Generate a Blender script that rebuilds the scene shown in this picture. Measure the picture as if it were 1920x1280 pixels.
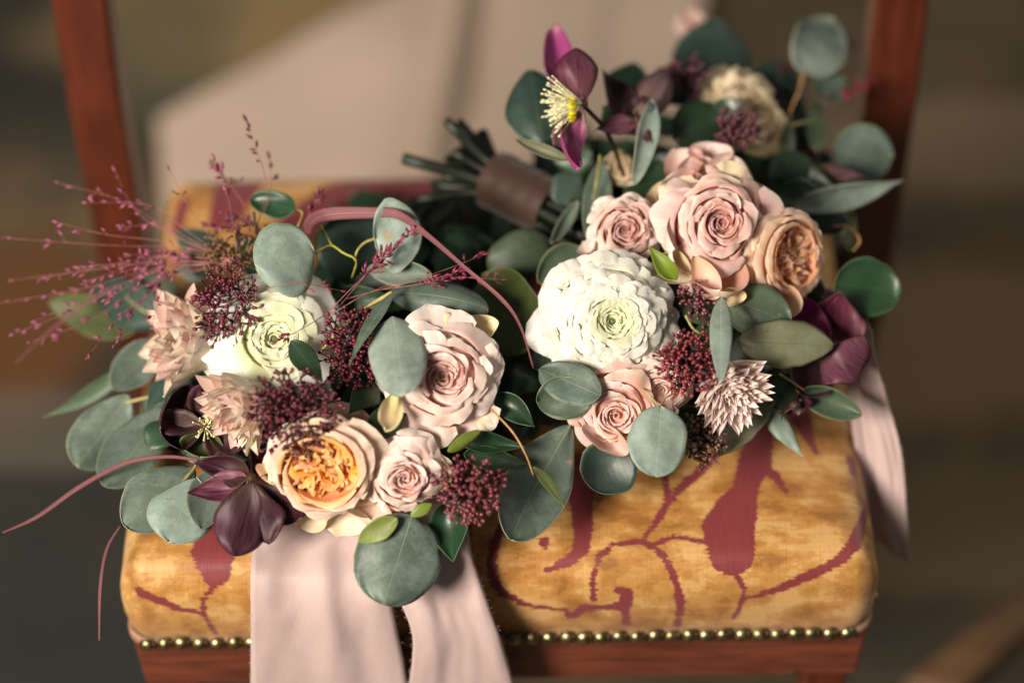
import bpy, math, random
import numpy as np
from mathutils import Vector, Matrix, noise
from mathutils.bvhtree import BVHTree
random.seed(7); rng = np.random.default_rng(7)
for o in list(bpy.data.objects): bpy.data.objects.remove(o)
S = bpy.context.scene; C = S.collection
R_ = math.radians

# ------------------------------------------------------------------ camera
FPX, CX, CY = 4533.0, 960.0, 640.0          # 85 mm lens on a 36 mm frame, in photo pixels
CAM = Vector((0.0, -0.970, 1.743)); PITCH = R_(47); ROLL = R_(0.9)
Fw = Vector((0, math.cos(PITCH), -math.sin(PITCH)))
U0 = Vector((0, math.sin(PITCH), math.cos(PITCH))); X0 = Vector((1, 0, 0))
Xc = X0*math.cos(ROLL) - U0*math.sin(ROLL); Uc = X0*math.sin(ROLL) + U0*math.cos(ROLL)
cd = bpy.data.cameras.new('camera'); cam = bpy.data.objects.new('camera', cd); C.objects.link(cam)
cd.lens = 85; cd.sensor_width = 36; cd.clip_start = 0.05; cd.clip_end = 60
cam.matrix_world = Matrix(((Xc.x, Uc.x, -Fw.x, CAM.x), (Xc.y, Uc.y, -Fw.y, CAM.y), (Xc.z, Uc.z, -Fw.z, CAM.z), (0, 0, 0, 1)))
cd.dof.use_dof = True; cd.dof.focus_distance = 1.562; cd.dof.aperture_fstop = 1.5
S.camera = cam
# ------------------------------------------------------------------ light
W = bpy.data.worlds.new('World'); S.world = W; W.use_nodes = True
W.node_tree.nodes['Background'].inputs[0].default_value = (0.86, 0.95, 0.95, 1)
W.node_tree.nodes['Background'].inputs[1].default_value = 0.085
ld = bpy.data.lights.new('window_light', 'AREA'); ld.energy = 142; ld.shape = 'RECTANGLE'; ld.size = 0.75; ld.size_y = 0.85
ld.color = (1.0, 0.90, 0.77)
lo = bpy.data.objects.new('window_light', ld); C.objects.link(lo)
LT = Vector((0, 0.15, 0.5)); LD = Vector((-0.54, -0.60, 0.59)).normalized()
lo.location = LT + LD*2.6; lo.rotation_euler = LD.to_track_quat('Z', 'Y').to_euler()
l2 = bpy.data.lights.new('side_window_light', 'AREA'); l2.energy = 24; l2.shape = 'RECTANGLE'; l2.size = 1.4; l2.size_y = 1.2; l2.color = (1.0, 0.88, 0.74)
lo2 = bpy.data.objects.new('side_window_light', l2); C.objects.link(lo2)
D2 = Vector((0.80, 0.25, 0.55)).normalized(); lo2.location = Vector((0.3, 0.4, 0.2)) + D2*2.8; lo2.rotation_euler = D2.to_track_quat('Z', 'Y').to_euler()
S.view_settings.view_transform = 'Standard'; S.view_settings.look = 'None'
S.view_settings.exposure = 0.0; S.view_settings.gamma = 1
S.render.engine = 'CYCLES'

Z0 = 0.487
def ray(px, py): return Fw + Xc*((px-CX)/FPX) - Uc*((py-CY)/FPX)
def P(px, py, h):                              # h in cm above the seat top
    d = ray(px, py); t = (Z0 + h/100.0 - CAM.z)/d.z; return CAM + d*t
def PY(px, py, y):
    d = ray(px, py); t = (y-CAM.y)/d.y; return CAM + d*t
def PZ(px, py, z):
    d = ray(px, py); t = (z-CAM.z)/d.z; return CAM + d*t
def depth(p): return (p-CAM).dot(Fw)
def mpp(p): return depth(p)/FPX                # metres per photo pixel there

# ------------------------------------------------------------------ node helpers
class NT:
    def __init__(s, name):
        s.m = bpy.data.materials.new(name); s.m.use_nodes = True; s.t = s.m.node_tree; s.n = s.t.nodes; s.l = s.t.links
        s.b = s.n['Principled BSDF']; s.out = s.n['Material Output']
    def new(s, typ, **kw):
        nd = s.n.new(typ)
        for k, v in kw.items(): setattr(nd, k, v)
        return nd
    def link(s, a, b): s.l.new(a, b)
    def val(s, sock, v):
        if hasattr(v, 'is_output'): s.link(v, sock)
        elif isinstance(v, (tuple, list)) and len(v) == 3 and sock.type == 'RGBA': sock.default_value = (*v, 1)
        else: sock.default_value = v
    def math(s, op, a, b=0.0, c=0.0, clamp=False):
        nd = s.new('ShaderNodeMath', operation=op, use_clamp=clamp)
        s.val(nd.inputs[0], a); s.val(nd.inputs[1], b); s.val(nd.inputs[2], c); return nd.outputs[0]
    def mix(s, f, a, b, mode='MIX'):
        nd = s.new('ShaderNodeMix', data_type='RGBA', blend_type=mode)
        s.val(nd.inputs[0], f); s.val(nd.inputs[6], a); s.val(nd.inputs[7], b); return nd.outputs[2]
    def ramp(s, f, stops):
        nd = s.new('ShaderNodeValToRGB'); el = nd.color_ramp.elements
        while len(el) < len(stops): el.new(0.5)
        for e, (p, c) in zip(el, stops): e.position = p; e.color = (*c, 1) if not isinstance(c, float) else (c, c, c, 1)
        s.link(f, nd.inputs[0]); return nd.outputs[0]
    def ramp_c(s, f, stops):
        o = s.ramp(f, stops); o.node.color_ramp.interpolation = 'CONSTANT'; return o
    def sm(s, x, a, b):
        nd = s.new('ShaderNodeMapRange', interpolation_type='SMOOTHSTEP'); s.val(nd.inputs[0], x)
        nd.inputs[1].default_value = a; nd.inputs[2].default_value = b; return nd.outputs[0]
    def noise(s, vec=None, scale=5, detail=3, rough=0.5, out=0):
        nd = s.new('ShaderNodeTexNoise'); nd.inputs['Scale'].default_value = scale; nd.inputs['Detail'].default_value = detail
        nd.inputs['Roughness'].default_value = rough
        if vec is not None: s.link(vec, nd.inputs['Vector'])
        return nd.outputs[out]
    def mapv(s, vec, scale=(1, 1, 1), loc=(0, 0, 0)):
        nd = s.new('ShaderNodeMapping'); nd.inputs['Scale'].default_value = scale; nd.inputs['Location'].default_value = loc
        s.link(vec, nd.inputs['Vector']); return nd.outputs[0]
    def geo(s): return s.new('ShaderNodeNewGeometry').outputs['Position']
    def obj(s): return s.new('ShaderNodeTexCoord').outputs['Object']
    def uv(s): return s.new('ShaderNodeTexCoord').outputs['UV']
    def rnd(s): return s.new('ShaderNodeObjectInfo').outputs['Random']
    def sep(s, v):
        nd = s.new('ShaderNodeSeparateXYZ'); s.link(v, nd.inputs[0]); return nd.outputs
    def attr(s, name): return s.new('ShaderNodeAttribute', attribute_name=name).outputs['Fac']
    def bump(s, h, strength=0.3, dist=0.001):
        nd = s.new('ShaderNodeBump'); nd.inputs['Strength'].default_value = strength; nd.inputs['Distance'].default_value = dist
        s.link(h, nd.inputs['Height']); s.link(nd.outputs[0], s.b.inputs['Normal']); return nd.outputs[0]
    def fin(s, col, rough=0.5, spec=0.5, trans=0.0, tcol=None, sheen=0.0, metal=0.0, coat=0.0):
        s.val(s.b.inputs['Base Color'], col); s.val(s.b.inputs['Roughness'], rough)
        s.b.inputs['Specular IOR Level'].default_value = spec; s.b.inputs['Metallic'].default_value = metal
        s.b.inputs['Sheen Weight'].default_value = sheen; s.b.inputs['Coat Weight'].default_value = coat
        if trans > 0:
            t = s.new('ShaderNodeBsdfTranslucent'); s.val(t.inputs[0], tcol if tcol is not None else col)
            m = s.new('ShaderNodeMixShader'); m.inputs[0].default_value = trans
            s.link(s.b.outputs[0], m.inputs[1]); s.link(t.outputs[0], m.inputs[2]); s.link(m.outputs[0], s.out.inputs[0])
        return s.m

def hsv_var(n, col, amt=0.1, hue=0.01):
    nd = n.new('ShaderNodeHueSaturation'); r = n.rnd()
    n.link(n.math('MULTIPLY_ADD', r, 2*amt, 1-amt), nd.inputs['Value'])
    r2 = n.math('FRACT', n.math('MULTIPLY', r, 17.3))
    n.link(n.math('MULTIPLY_ADD', r2, 2*hue, 0.5-hue), nd.inputs['Hue'])
    n.link(n.math('MULTIPLY_ADD', r2, 0.3, 0.85), nd.inputs['Saturation'])
    n.link(col, nd.inputs['Color']); return nd.outputs[0]

def petal_mat(name, base, mid, tip, edge, trans=0.22, var=0.06, rough=0.5, vein=0.10, hue=0.008):
    n = NT(name); uv = n.uv(); x, y, z = n.sep(uv)
    c = n.ramp(y, [(0.0, base), (0.58, mid), (0.86, tip), (0.99, edge)])
    st = n.noise(n.mapv(uv, (26, 2.2, 1)), 1.0, 4, 0.6)
    st2 = n.noise(n.geo(), 160, 3, 0.6)
    c = n.mix(n.math('MULTIPLY', n.sm(st, 0.45, 0.75), vein*2), c, mid, 'MULTIPLY')
    c = n.mix(n.math('MULTIPLY', n.sm(st2, 0.62, 0.8), 0.12), c, (0.62, 0.40, 0.22))
    ed = n.math('MULTIPLY', n.sm(y, 0.95, 1.0), n.sm(n.noise(n.geo(), 220, 2), 0.52, 0.66))
    c = n.mix(n.math('MULTIPLY', ed, 0.55), c, (0.50, 0.30, 0.16))
    c = hsv_var(n, c, var, hue)
    n.bump(n.math('ADD', st, n.math('MULTIPLY', st2, 0.5)), 0.25, 0.0006)
    return n.fin(c, rough, 0.35, trans, None, 0.0 if mid[0] < 0.3 else 0.1)

def leaf_mat(name, col, vein, under, trans=0.1, rough=0.5, spot=0.2, bloom=0.0, var=0.18, hue=0.015, rimc=None, sheenspec=0.4):
    n = NT(name); uv = n.uv(); x, y, z = n.sep(uv); g = n.geo()
    ax = n.math('ABSOLUTE', n.math('SUBTRACT', x, 0.5))
    big = n.noise(g, 30, 4, 0.6)
    c = n.mix(n.sm(big, 0.3, 0.72), tuple(k*0.78 for k in col), tuple(min(1, k*1.18) for k in col))
    # glaucous bloom rubbed off in patches
    if bloom: c = n.mix(n.math('MULTIPLY', n.sm(n.noise(g, 90, 5, 0.7), 0.42, 0.7), bloom), c, tuple(min(1, k*1.5+0.03) for k in col))
    # side veins that leave the midrib obliquely
    w = n.new('ShaderNodeTexWave', wave_type='BANDS', bands_direction='Y'); w.inputs['Scale'].default_value = 2.3
    w.inputs['Distortion'].default_value = 2.5; w.inputs['Detail'].default_value = 2
    cb = n.new('ShaderNodeCombineXYZ'); n.link(x, cb.inputs[0]); n.link(n.math('SUBTRACT', y, n.math('MULTIPLY', ax, 0.9)), cb.inputs[1]); n.link(cb.outputs[0], w.inputs['Vector'])
    sv = n.sm(w.outputs['Fac'], 0.93, 1.0)
    c = n.mix(n.math('MULTIPLY', sv, 0.09), c, vein)
    rib = n.math('SUBTRACT', 1.0, n.sm(n.math('SUBTRACT', ax, n.math('MULTIPLY_ADD', y, -0.0045, 0.004)), 0.0, 0.007))
    c = n.mix(n.math('MULTIPLY', rib, 0.38), c, vein)
    e = n.attr('edge')
    if rimc: c = n.mix(n.math('MULTIPLY', n.sm(e, 0.955, 0.995), 0.7), c, rimc)
    sp = n.sm(n.noise(g, 260, 2, 0.5), 0.70, 0.76)
    c = n.mix(n.math('MULTIPLY', sp, spot), c, (0.06, 0.05, 0.03))
    sp2 = n.sm(n.noise(g, 70, 2, 0.4), 0.74, 0.78)
    c = n.mix(n.math('MULTIPLY', sp2, spot*1.5), c, (0.30, 0.22, 0.13))
    c = hsv_var(n, c, var, hue)
    bf = n.new('ShaderNodeNewGeometry').outputs['Backfacing']
    c = n.mix(bf, c, n.mix(0.75, c, under))
    n.bump(n.math('ADD', n.math('MULTIPLY', rib, -0.8), n.math('ADD', n.math('MULTIPLY', sv, -0.15), n.math('MULTIPLY', n.noise(g, 300, 3), 0.5))), 0.35, 0.0006)
    rr = n.math('MULTIPLY_ADD', big, 0.2, rough-0.1)
    return n.fin(c, rr, sheenspec, trans)

def plain_mat(name, col, rough=0.5, var=0.15, scale=200, spec=0.5, trans=0.0, metal=0.0, sheen=0.0, amt=0.35):
    n = NT(name); g = n.geo(); k = n.noise(g, scale, 3, 0.6)
    c = n.mix(n.sm(k, 0.3, 0.7), tuple(v*(1-amt) for v in col), tuple(min(1, v*(1+amt)) for v in col))
    c = hsv_var(n, c, var)
    n.bump(k, 0.2, 0.0005)
    return n.fin(c, rough, spec, trans, None, sheen, metal)

M = {}
M['euc']   = leaf_mat('glaucous_leaf', (0.095, 0.132, 0.106), (0.27, 0.29, 0.15), (0.12, 0.165, 0.14), 0.15, 0.48, 0.55, 0.6, 0.22, 0.014, (0.36, 0.36, 0.22))
M['eucpale'] = leaf_mat('pale_glaucous_leaf', (0.225, 0.285, 0.245), (0.40, 0.42, 0.25), (0.21, 0.28, 0.24), 0.16, 0.48, 0.5, 0.55, 0.12, 0.012, (0.46, 0.48, 0.32))
M['eucgreen'] = leaf_mat('grey_green_leaf', (0.075, 0.108, 0.068), (0.22, 0.25, 0.12), (0.09, 0.13, 0.09), 0.14, 0.45, 0.3, 0.2, 0.15, 0.015, (0.30, 0.32, 0.14))
M['dark']  = leaf_mat('dark_glossy_leaf', (0.018, 0.045, 0.022), (0.07, 0.12, 0.05), (0.05, 0.085, 0.045), 0.05, 0.36, 0.15, 0.0, 0.25, 0.015, (0.07, 0.12, 0.05), 0.45)
M['teal']  = leaf_mat('dark_teal_leaf', (0.030, 0.055, 0.042), (0.10, 0.13, 0.08), (0.05, 0.085, 0.065), 0.05, 0.42, 0.2, 0.15, 0.2, 0.012, (0.12, 0.15, 0.10))
M['olive'] = leaf_mat('olive_leaf', (0.080, 0.098, 0.035), (0.20, 0.20, 0.09), (0.10, 0.12, 0.06), 0.2, 0.42, 0.3, 0.1, 0.1, 0.01, (0.30, 0.32, 0.14))
M['lime']  = leaf_mat('lime_leaf', (0.20, 0.26, 0.045), (0.32, 0.36, 0.10), (0.22, 0.27, 0.08), 0.2, 0.45, 0.2, 0.0, 0.1, 0.01, (0.30, 0.32, 0.10))
M['brownleaf'] = leaf_mat('olive_brown_leaf', (0.165, 0.170, 0.105), (0.09, 0.075, 0.04), (0.20, 0.19, 0.13), 0.08, 0.40, 0.6, 0.2, 0.1, 0.01, (0.10, 0.08, 0.04))
M['rose']  = petal_mat('dusty_pink_petal', (0.66, 0.42, 0.26), (0.75, 0.42, 0.365), (0.82, 0.55, 0.49), (0.88, 0.73, 0.64), 0.32)
M['rosedeep'] = petal_mat('deep_dusty_pink_petal', (0.55, 0.26, 0.20), (0.62, 0.28, 0.245), (0.74, 0.42, 0.37), (0.86, 0.66, 0.58), 0.28)
M['rosepale'] = petal_mat('pale_blush_petal', (0.74, 0.56, 0.40), (0.81, 0.555, 0.49), (0.86, 0.68, 0.615), (0.90, 0.80, 0.725), 0.32)
M['rosecream'] = petal_mat('creamy_guard_petal', (0.62, 0.58, 0.28), (0.76, 0.60, 0.38), (0.80, 0.66, 0.45), (0.80, 0.68, 0.47), 0.2)
M['white'] = petal_mat('cream_white_petal', (0.74, 0.78, 0.48), (0.84, 0.82, 0.68), (0.86, 0.85, 0.76), (0.88, 0.87, 0.82), 0.34, 0.03, 0.55, 0.03, 0.004)
M['whitegreen'] = petal_mat('greenish_white_petal', (0.60, 0.66, 0.28), (0.76, 0.78, 0.46), (0.82, 0.82, 0.58), (0.86, 0.86, 0.68), 0.34, 0.04, 0.5, 0.05, 0.004)
M['peachout'] = petal_mat('blush_peach_petal', (0.76, 0.52, 0.28), (0.81, 0.51, 0.36), (0.84, 0.60, 0.45), (0.88, 0.73, 0.58), 0.28)
M['peach'] = petal_mat('apricot_petal', (0.86, 0.34, 0.06), (0.92, 0.43, 0.10), (0.93, 0.55, 0.19), (0.94, 0.69, 0.36), 0.4)
M['coral'] = petal_mat('coral_petal', (0.84, 0.38, 0.18), (0.88, 0.46, 0.26), (0.89, 0.57, 0.37), (0.89, 0.68, 0.50), 0.4)
M['protea'] = petal_mat('blush_bract', (0.80, 0.66, 0.42), (0.82, 0.64, 0.54), (0.83, 0.61, 0.54), (0.68, 0.46, 0.41), 0.30, 0.12, 0.45, 0.15)
M['proteawhite'] = petal_mat('cream_bract', (0.82, 0.74, 0.50), (0.84, 0.76, 0.60), (0.83, 0.72, 0.60), (0.66, 0.48, 0.40), 0.18, 0.08, 0.45, 0.12)
M['proteapink'] = petal_mat('silky_pink_bract', (0.84, 0.60, 0.55), (0.87, 0.66, 0.62), (0.89, 0.75, 0.71), (0.90, 0.80, 0.76), 0.34, 0.10, 0.5, 0.15)
M['helle'] = petal_mat('dark_plum_sepal', (0.060, 0.030, 0.020), (0.058, 0.011, 0.020), (0.066, 0.012, 0.025), (0.045, 0.010, 0.020), 0.12, 0.2, 0.52, 0.5, 0.02)
M['hellemag'] = petal_mat('magenta_sepal', (0.36, 0.14, 0.22), (0.36, 0.055, 0.20), (0.40, 0.060, 0.23), (0.34, 0.04, 0.18), 0.3, 0.1, 0.4, 0.2, 0.01)
M['helleback'] = petal_mat('veined_plum_sepal', (0.22, 0.09, 0.11), (0.135, 0.036, 0.062), (0.12, 0.032, 0.055), (0.07, 0.022, 0.035), 0.14, 0.1, 0.5, 0.5, 0.01)
M['hellebrown'] = petal_mat('brown_plum_sepal', (0.22, 0.16, 0.10), (0.16, 0.085, 0.085), (0.17, 0.08, 0.10), (0.10, 0.05, 0.05), 0.12, 0.15, 0.4, 0.3, 0.02)
M['yellow'] = plain_mat('yellow_nectary', (0.80, 0.62, 0.05), 0.4, 0.1, 300, 0.5, 0.15)
M['stamen'] = plain_mat('cream_stamen', (0.85, 0.74, 0.42), 0.5, 0.1, 400)
M['budred'] = plain_mat('burgundy_bud', (0.120, 0.024, 0.040), 0.32, 0.15, 260, 0.5, 0, 0, 0, 0.55)
M['budpink'] = plain_mat('rosy_bud', (0.22, 0.050, 0.064), 0.34, 0.15, 260, 0.5, 0, 0, 0, 0.5)
M['budbrown'] = plain_mat('brown_bud', (0.20, 0.095, 0.060), 0.42, 0.15, 260, 0.5, 0, 0, 0, 0.5)
M['budstem'] = plain_mat('dark_bud_stalk', (0.060, 0.018, 0.022), 0.5, 0.15, 120)
M['budstembrown'] = plain_mat('tan_bud_stalk', (0.22, 0.13, 0.055), 0.5, 0.15, 120)
M['seed']  = plain_mat('magenta_spikelet', (0.26, 0.035, 0.080), 0.42, 0.2, 220, 0.5, 0.15, 0, 0, 0.5)
M['seeddark'] = plain_mat('dark_spikelet', (0.13, 0.024, 0.045), 0.45, 0.2, 220, 0.5, 0.1, 0, 0, 0.5)
M['grassstem'] = plain_mat('pink_grass_stalk', (0.30, 0.115, 0.105), 0.5, 0.15, 90)
M['stemy'] = plain_mat('yellow_green_stalk', (0.36, 0.32, 0.085), 0.45, 0.1, 120)
M['stemo'] = plain_mat('orange_stalk', (0.42, 0.22, 0.06), 0.45, 0.1, 120)
M['stemd'] = plain_mat('dark_green_stem', (0.008, 0.012, 0.005), 0.5, 0.25, 120)
M['calyx'] = plain_mat('green_calyx', (0.12, 0.18, 0.05), 0.5, 0.1, 150)
M['hair']  = plain_mat('pink_floret_hair', (0.66, 0.40, 0.36), 0.6, 0.2, 200)
# grass blade
n = NT('burgundy_blade'); uv = n.uv(); st = n.noise(n.mapv(uv, (16, 0.10, 1)), 1.0, 3, 0.6)
c = n.ramp(st, [(0.34, (0.060, 0.012, 0.020)), (0.50, (0.19, 0.050, 0.062)), (0.64, (0.46, 0.26, 0.25))]); n.bump(st, 0.6, 0.0008)
M['blade'] = n.fin(c, 0.5, 0.35, 0.12)
# ribbon
n = NT('dusty_pink_silk'); uv = n.uv(); g = n.geo()
w1 = n.noise(n.mapv(uv, (420, 14, 1)), 1, 2, 0.6); w2 = n.noise(n.mapv(uv, (9, 1500, 1)), 1, 2, 0.6)
wv = n.math('ADD', w1, w2); slub = n.noise(g, 25, 4, 0.6)
c = n.mix(n.sm(wv, 0.75, 1.3), (0.480, 0.345, 0.330), (0.585, 0.440, 0.422)); c = n.mix(n.math('MULTIPLY', n.sm(slub, 0.4, 0.7), 0.25), c, (0.54, 0.42, 0.39))
n.bump(n.math('ADD', wv, slub), 0.35, 0.0004)
M['ribbon'] = n.fin(c, 0.48, 0.3, 0.10, None, 0.25)
n = NT('brown_pink_wrap'); g = n.geo(); k = n.noise(g, 60, 3)
M['wrap'] = n.fin(n.mix(k, (0.030, 0.013, 0.008), (0.058, 0.026, 0.017)), 0.6, 0.3, 0.0, None, 0.2)
# seat fabric : burgundy figure (distance attribute) woven on two golds
n = NT('gold_burgundy_damask'); g = n.obj(); d = n.attr('figure')
jag = n.noise(n.mapv(g, (70, 520, 520)), 1, 3, 0.72); jag2 = n.noise(n.mapv(g, (300, 900, 300)), 1, 2, 0.6)
dd = n.math('ADD', d, n.math('ADD', n.math('MULTIPLY', n.math('SUBTRACT', jag, 0.5), 0.0085), n.math('MULTIPLY', n.math('SUBTRACT', jag2, 0.5), 0.0030)))
fig = n.math('SUBTRACT', 1.0, n.sm(dd, -0.0002, 0.0004))
b1 = n.noise(n.mapv(g, (30, 46, 34)), 1, 5, 0.6); b2 = n.noise(n.mapv(g, (40, 150, 60), (3, 1, 2)), 1, 4, 0.7)
bb = n.math('ADD', n.math('MULTIPLY', b1, 0.8), n.math('MULTIPLY', b2, 0.35))
gold = n.ramp(bb, [(0.42, (0.28, 0.115, 0.022)), (0.50, (0.36, 0.160, 0.034)), (0.55, (0.405, 0.190, 0.046)), (0.59, (0.47, 0.245, 0.074)), (0.70, (0.55, 0.325, 0.118))])
red = n.mix(n.noise(n.mapv(g, (500, 60, 60)), 1, 3), (0.150, 0.019, 0.024), (0.225, 0.036, 0.042))
c = n.mix(fig, gold, red)
gold = n.mix(0.72, gold, n.ramp_c(n.math('ADD', bb, n.math('MULTIPLY', n.math('SUBTRACT', jag, 0.5), 0.05)), [(0.0, (0.27, 0.112, 0.022)), (0.495, (0.37, 0.168, 0.038)), (0.56, (0.435, 0.215, 0.056)), (0.625, (0.54, 0.310, 0.110))]))
c = n.mix(fig, gold, red)
yarn = n.noise(n.mapv(g, (1300, 40, 40)), 1, 2, 0.5); yarn2 = n.noise(n.mapv(g, (60, 1100, 1100)), 1, 2, 0.5)
yy = n.math('ADD', yarn, yarn2)
c = n.mix(n.math('MULTIPLY', n.sm(yy, 0.8, 1.35), 0.22), c, (0.08, 0.035, 0.012))
n.bump(n.math('ADD', yy, n.math('MULTIPLY', fig, 0.3)), 0.4, 0.0005)
M['damask'] = n.fin(c, 0.5, 0.35, 0, None, 0.15)
# wood
def wood(name, a, b, sc):
    n = NT(name); g = n.obj(); k = n.noise(n.mapv(g, sc), 1, 6, 0.62); s2 = n.noise(n.mapv(g, (4, 4, 4)), 1, 3)
    c = n.mix(n.sm(k, 0.3, 0.7), a, b); c = n.mix(n.math('MULTIPLY', n.sm(s2, 0.35, 0.7), 0.5), c, tuple(v*0.45 for v in a))
    sc2 = n.sm(n.noise(n.mapv(g, (14, 60, 60)), 1, 4, 0.7), 0.66, 0.72)
    c = n.mix(n.math('MULTIPLY', sc2, 0.8), c, (0.02, 0.012, 0.01))
    n.bump(k, 0.25, 0.0008)
    return n.fin(c, n.math('MULTIPLY_ADD', k, 0.25, 0.28), 0.5, coat=0.15)
M['wood'] = wood('mahogany', (0.085, 0.020, 0.011), (0.175, 0.045, 0.022), (18, 90, 130))
M['woodv'] = wood('mahogany_post', (0.055, 0.010, 0.004), (0.110, 0.021, 0.007), (90, 90, 10))
n = NT('antique_brass'); k = n.noise(n.geo(), 350, 3)
M['brass'] = n.fin(n.mix(n.sm(k, 0.35, 0.7), (0.16, 0.135, 0.075), (0.42, 0.35, 0.19)), n.math('MULTIPLY_ADD', k, 0.22, 0.26), 0.5, metal=1.0)
M['braid'] = plain_mat('tan_braid', (0.30, 0.16, 0.075), 0.7, 0.05, 400)
# floor
n = NT('worn_stone_floor'); g = n.geo()
a = n.noise(n.mapv(g, (1, 1, 1), (4.1, 2.3, 0)), 3.4, 4, 0.6); b = n.noise(g, 9, 5, 0.6)
c = n.ramp(a, [(0.34, (0.032, 0.030, 0.022)), (0.48, (0.075, 0.054, 0.032)), (0.60, (0.130, 0.085, 0.046)), (0.72, (0.095, 0.068, 0.042))])
c = n.mix(n.math('MULTIPLY', n.sm(b, 0.4, 0.7), 0.5), c, (0.050, 0.048, 0.036))
def stain_or_light(px, py, rx, ry, col, k):  # soft floor blotch: real stains, and also painted shade and light
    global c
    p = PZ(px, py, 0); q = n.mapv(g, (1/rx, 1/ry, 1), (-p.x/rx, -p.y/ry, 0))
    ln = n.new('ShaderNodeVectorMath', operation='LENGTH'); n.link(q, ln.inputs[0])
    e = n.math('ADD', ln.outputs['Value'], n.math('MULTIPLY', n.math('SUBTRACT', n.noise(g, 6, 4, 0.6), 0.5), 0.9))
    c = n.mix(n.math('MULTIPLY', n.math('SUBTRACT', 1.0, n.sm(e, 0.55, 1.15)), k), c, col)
stain_or_light(90, 1080, 0.26, 0.42, (0.018, 0.021, 0.019), 0.85)      # shade on the left floor, painted into its colour
stain_or_light(40, 590, 0.10, 0.14, (0.120, 0.050, 0.016), 0.85)       # rusty patch
stain_or_light(40, 60, 0.14, 0.22, (0.020, 0.022, 0.019), 0.85)  # upper left floor painted darker for the shade there
stain_or_light(540, 20, 0.30, 0.16, (0.270, 0.185, 0.085), 0.85)
stain_or_light(300, 90, 0.10, 0.16, (0.100, 0.090, 0.055), 0.7)
stain_or_light(1780, 620, 0.30, 0.12, (0.240, 0.160, 0.090), 0.85)  # lit patch of the right floor, painted as lighter brown
stain_or_light(1850, 260, 0.26, 0.09, (0.190, 0.140, 0.090), 0.8)  # painted light on the right floor, farther back
stain_or_light(1800, 980, 0.20, 0.09, (0.170, 0.120, 0.070), 0.8)  # painted light on the right floor, nearer the front
stain_or_light(40, 800, 0.14, 0.06, (0.150, 0.120, 0.098), 0.45)
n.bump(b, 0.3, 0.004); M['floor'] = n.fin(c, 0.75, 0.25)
n = NT('pale_linen'); g = n.geo(); k = n.noise(g, 400, 2); b = n.noise(g, 5, 3)
M['linen'] = n.fin(n.mix(b, (0.50, 0.375, 0.29), (0.60, 0.46, 0.365)), 0.85, 0.2, sheen=0.1); 

# ------------------------------------------------------------------ object helpers
def mesh(name, v, f, mat, parent=None, uv=None, attrs=None, smooth=True, origin=None):
    """one mesh object; v in world orientation, relative to origin (world)"""
    me = bpy.data.meshes.new(name); me.from_pydata([tuple(p) for p in v], [], f)
    if uv is not None:
        lay = me.uv_layers.new(name='UVMap'); li = np.empty(len(me.loops), dtype=np.int32); me.loops.foreach_get('vertex_index', li)
        lay.data.foreach_set('uv', np.asarray(uv, dtype=np.float32)[li].ravel())
    for k, a in (attrs or {}).items():
        at = me.attributes.new(k, 'FLOAT', 'POINT'); at.data.foreach_set('value', np.asarray(a, dtype=np.float32))
    if smooth: me.polygons.foreach_set('use_smooth', [True]*len(me.polygons))
    me.materials.append(M[mat] if isinstance(mat, str) else mat); me.update()
    o = bpy.data.objects.new(name, me); C.objects.link(o)
    org = Vector(origin) if origin is not None else Vector((0, 0, 0))
    if parent is not None:
        o.parent = parent; o.location = org - wloc(parent)
    else: o.location = org
    return o
def wloc(o):
    p = Vector(o.location)
    while o.parent: o = o.parent; p = p + Vector(o.location)
    return p
def empty(name, loc, label, cat):
    o = bpy.data.objects.new(name, None); C.objects.link(o); o.location = loc; o.empty_display_size = 0.05
    o['label'] = label; o['category'] = cat; return o
def grid_faces(nu, nv, off=0, closed=False):
    f = []; w = nu if closed else nu+1
    for j in range(nv):
        for i in range(nu):
            a = off+j*w+i; b = off+j*w+(i+1) % w
            f.append((a, b, b+w, a+w))
    return f
def catmull(pts, n):
    pts = [np.array(p, float) for p in pts]; q = [2*pts[0]-pts[1]]+pts+[2*pts[-1]-pts[-2]]; out = []
    m = len(pts)-1
    for k in range(n+1):
        s = k/n*m; i = min(int(s), m-1); t = s-i; p0, p1, p2, p3 = q[i:i+4]
        out.append(0.5*((2*p1)+(-p0+p2)*t+(2*p0-5*p1+4*p2-p3)*t*t+(-p0+3*p1-3*p2+p3)*t**3))
    return np.array(out)
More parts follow.
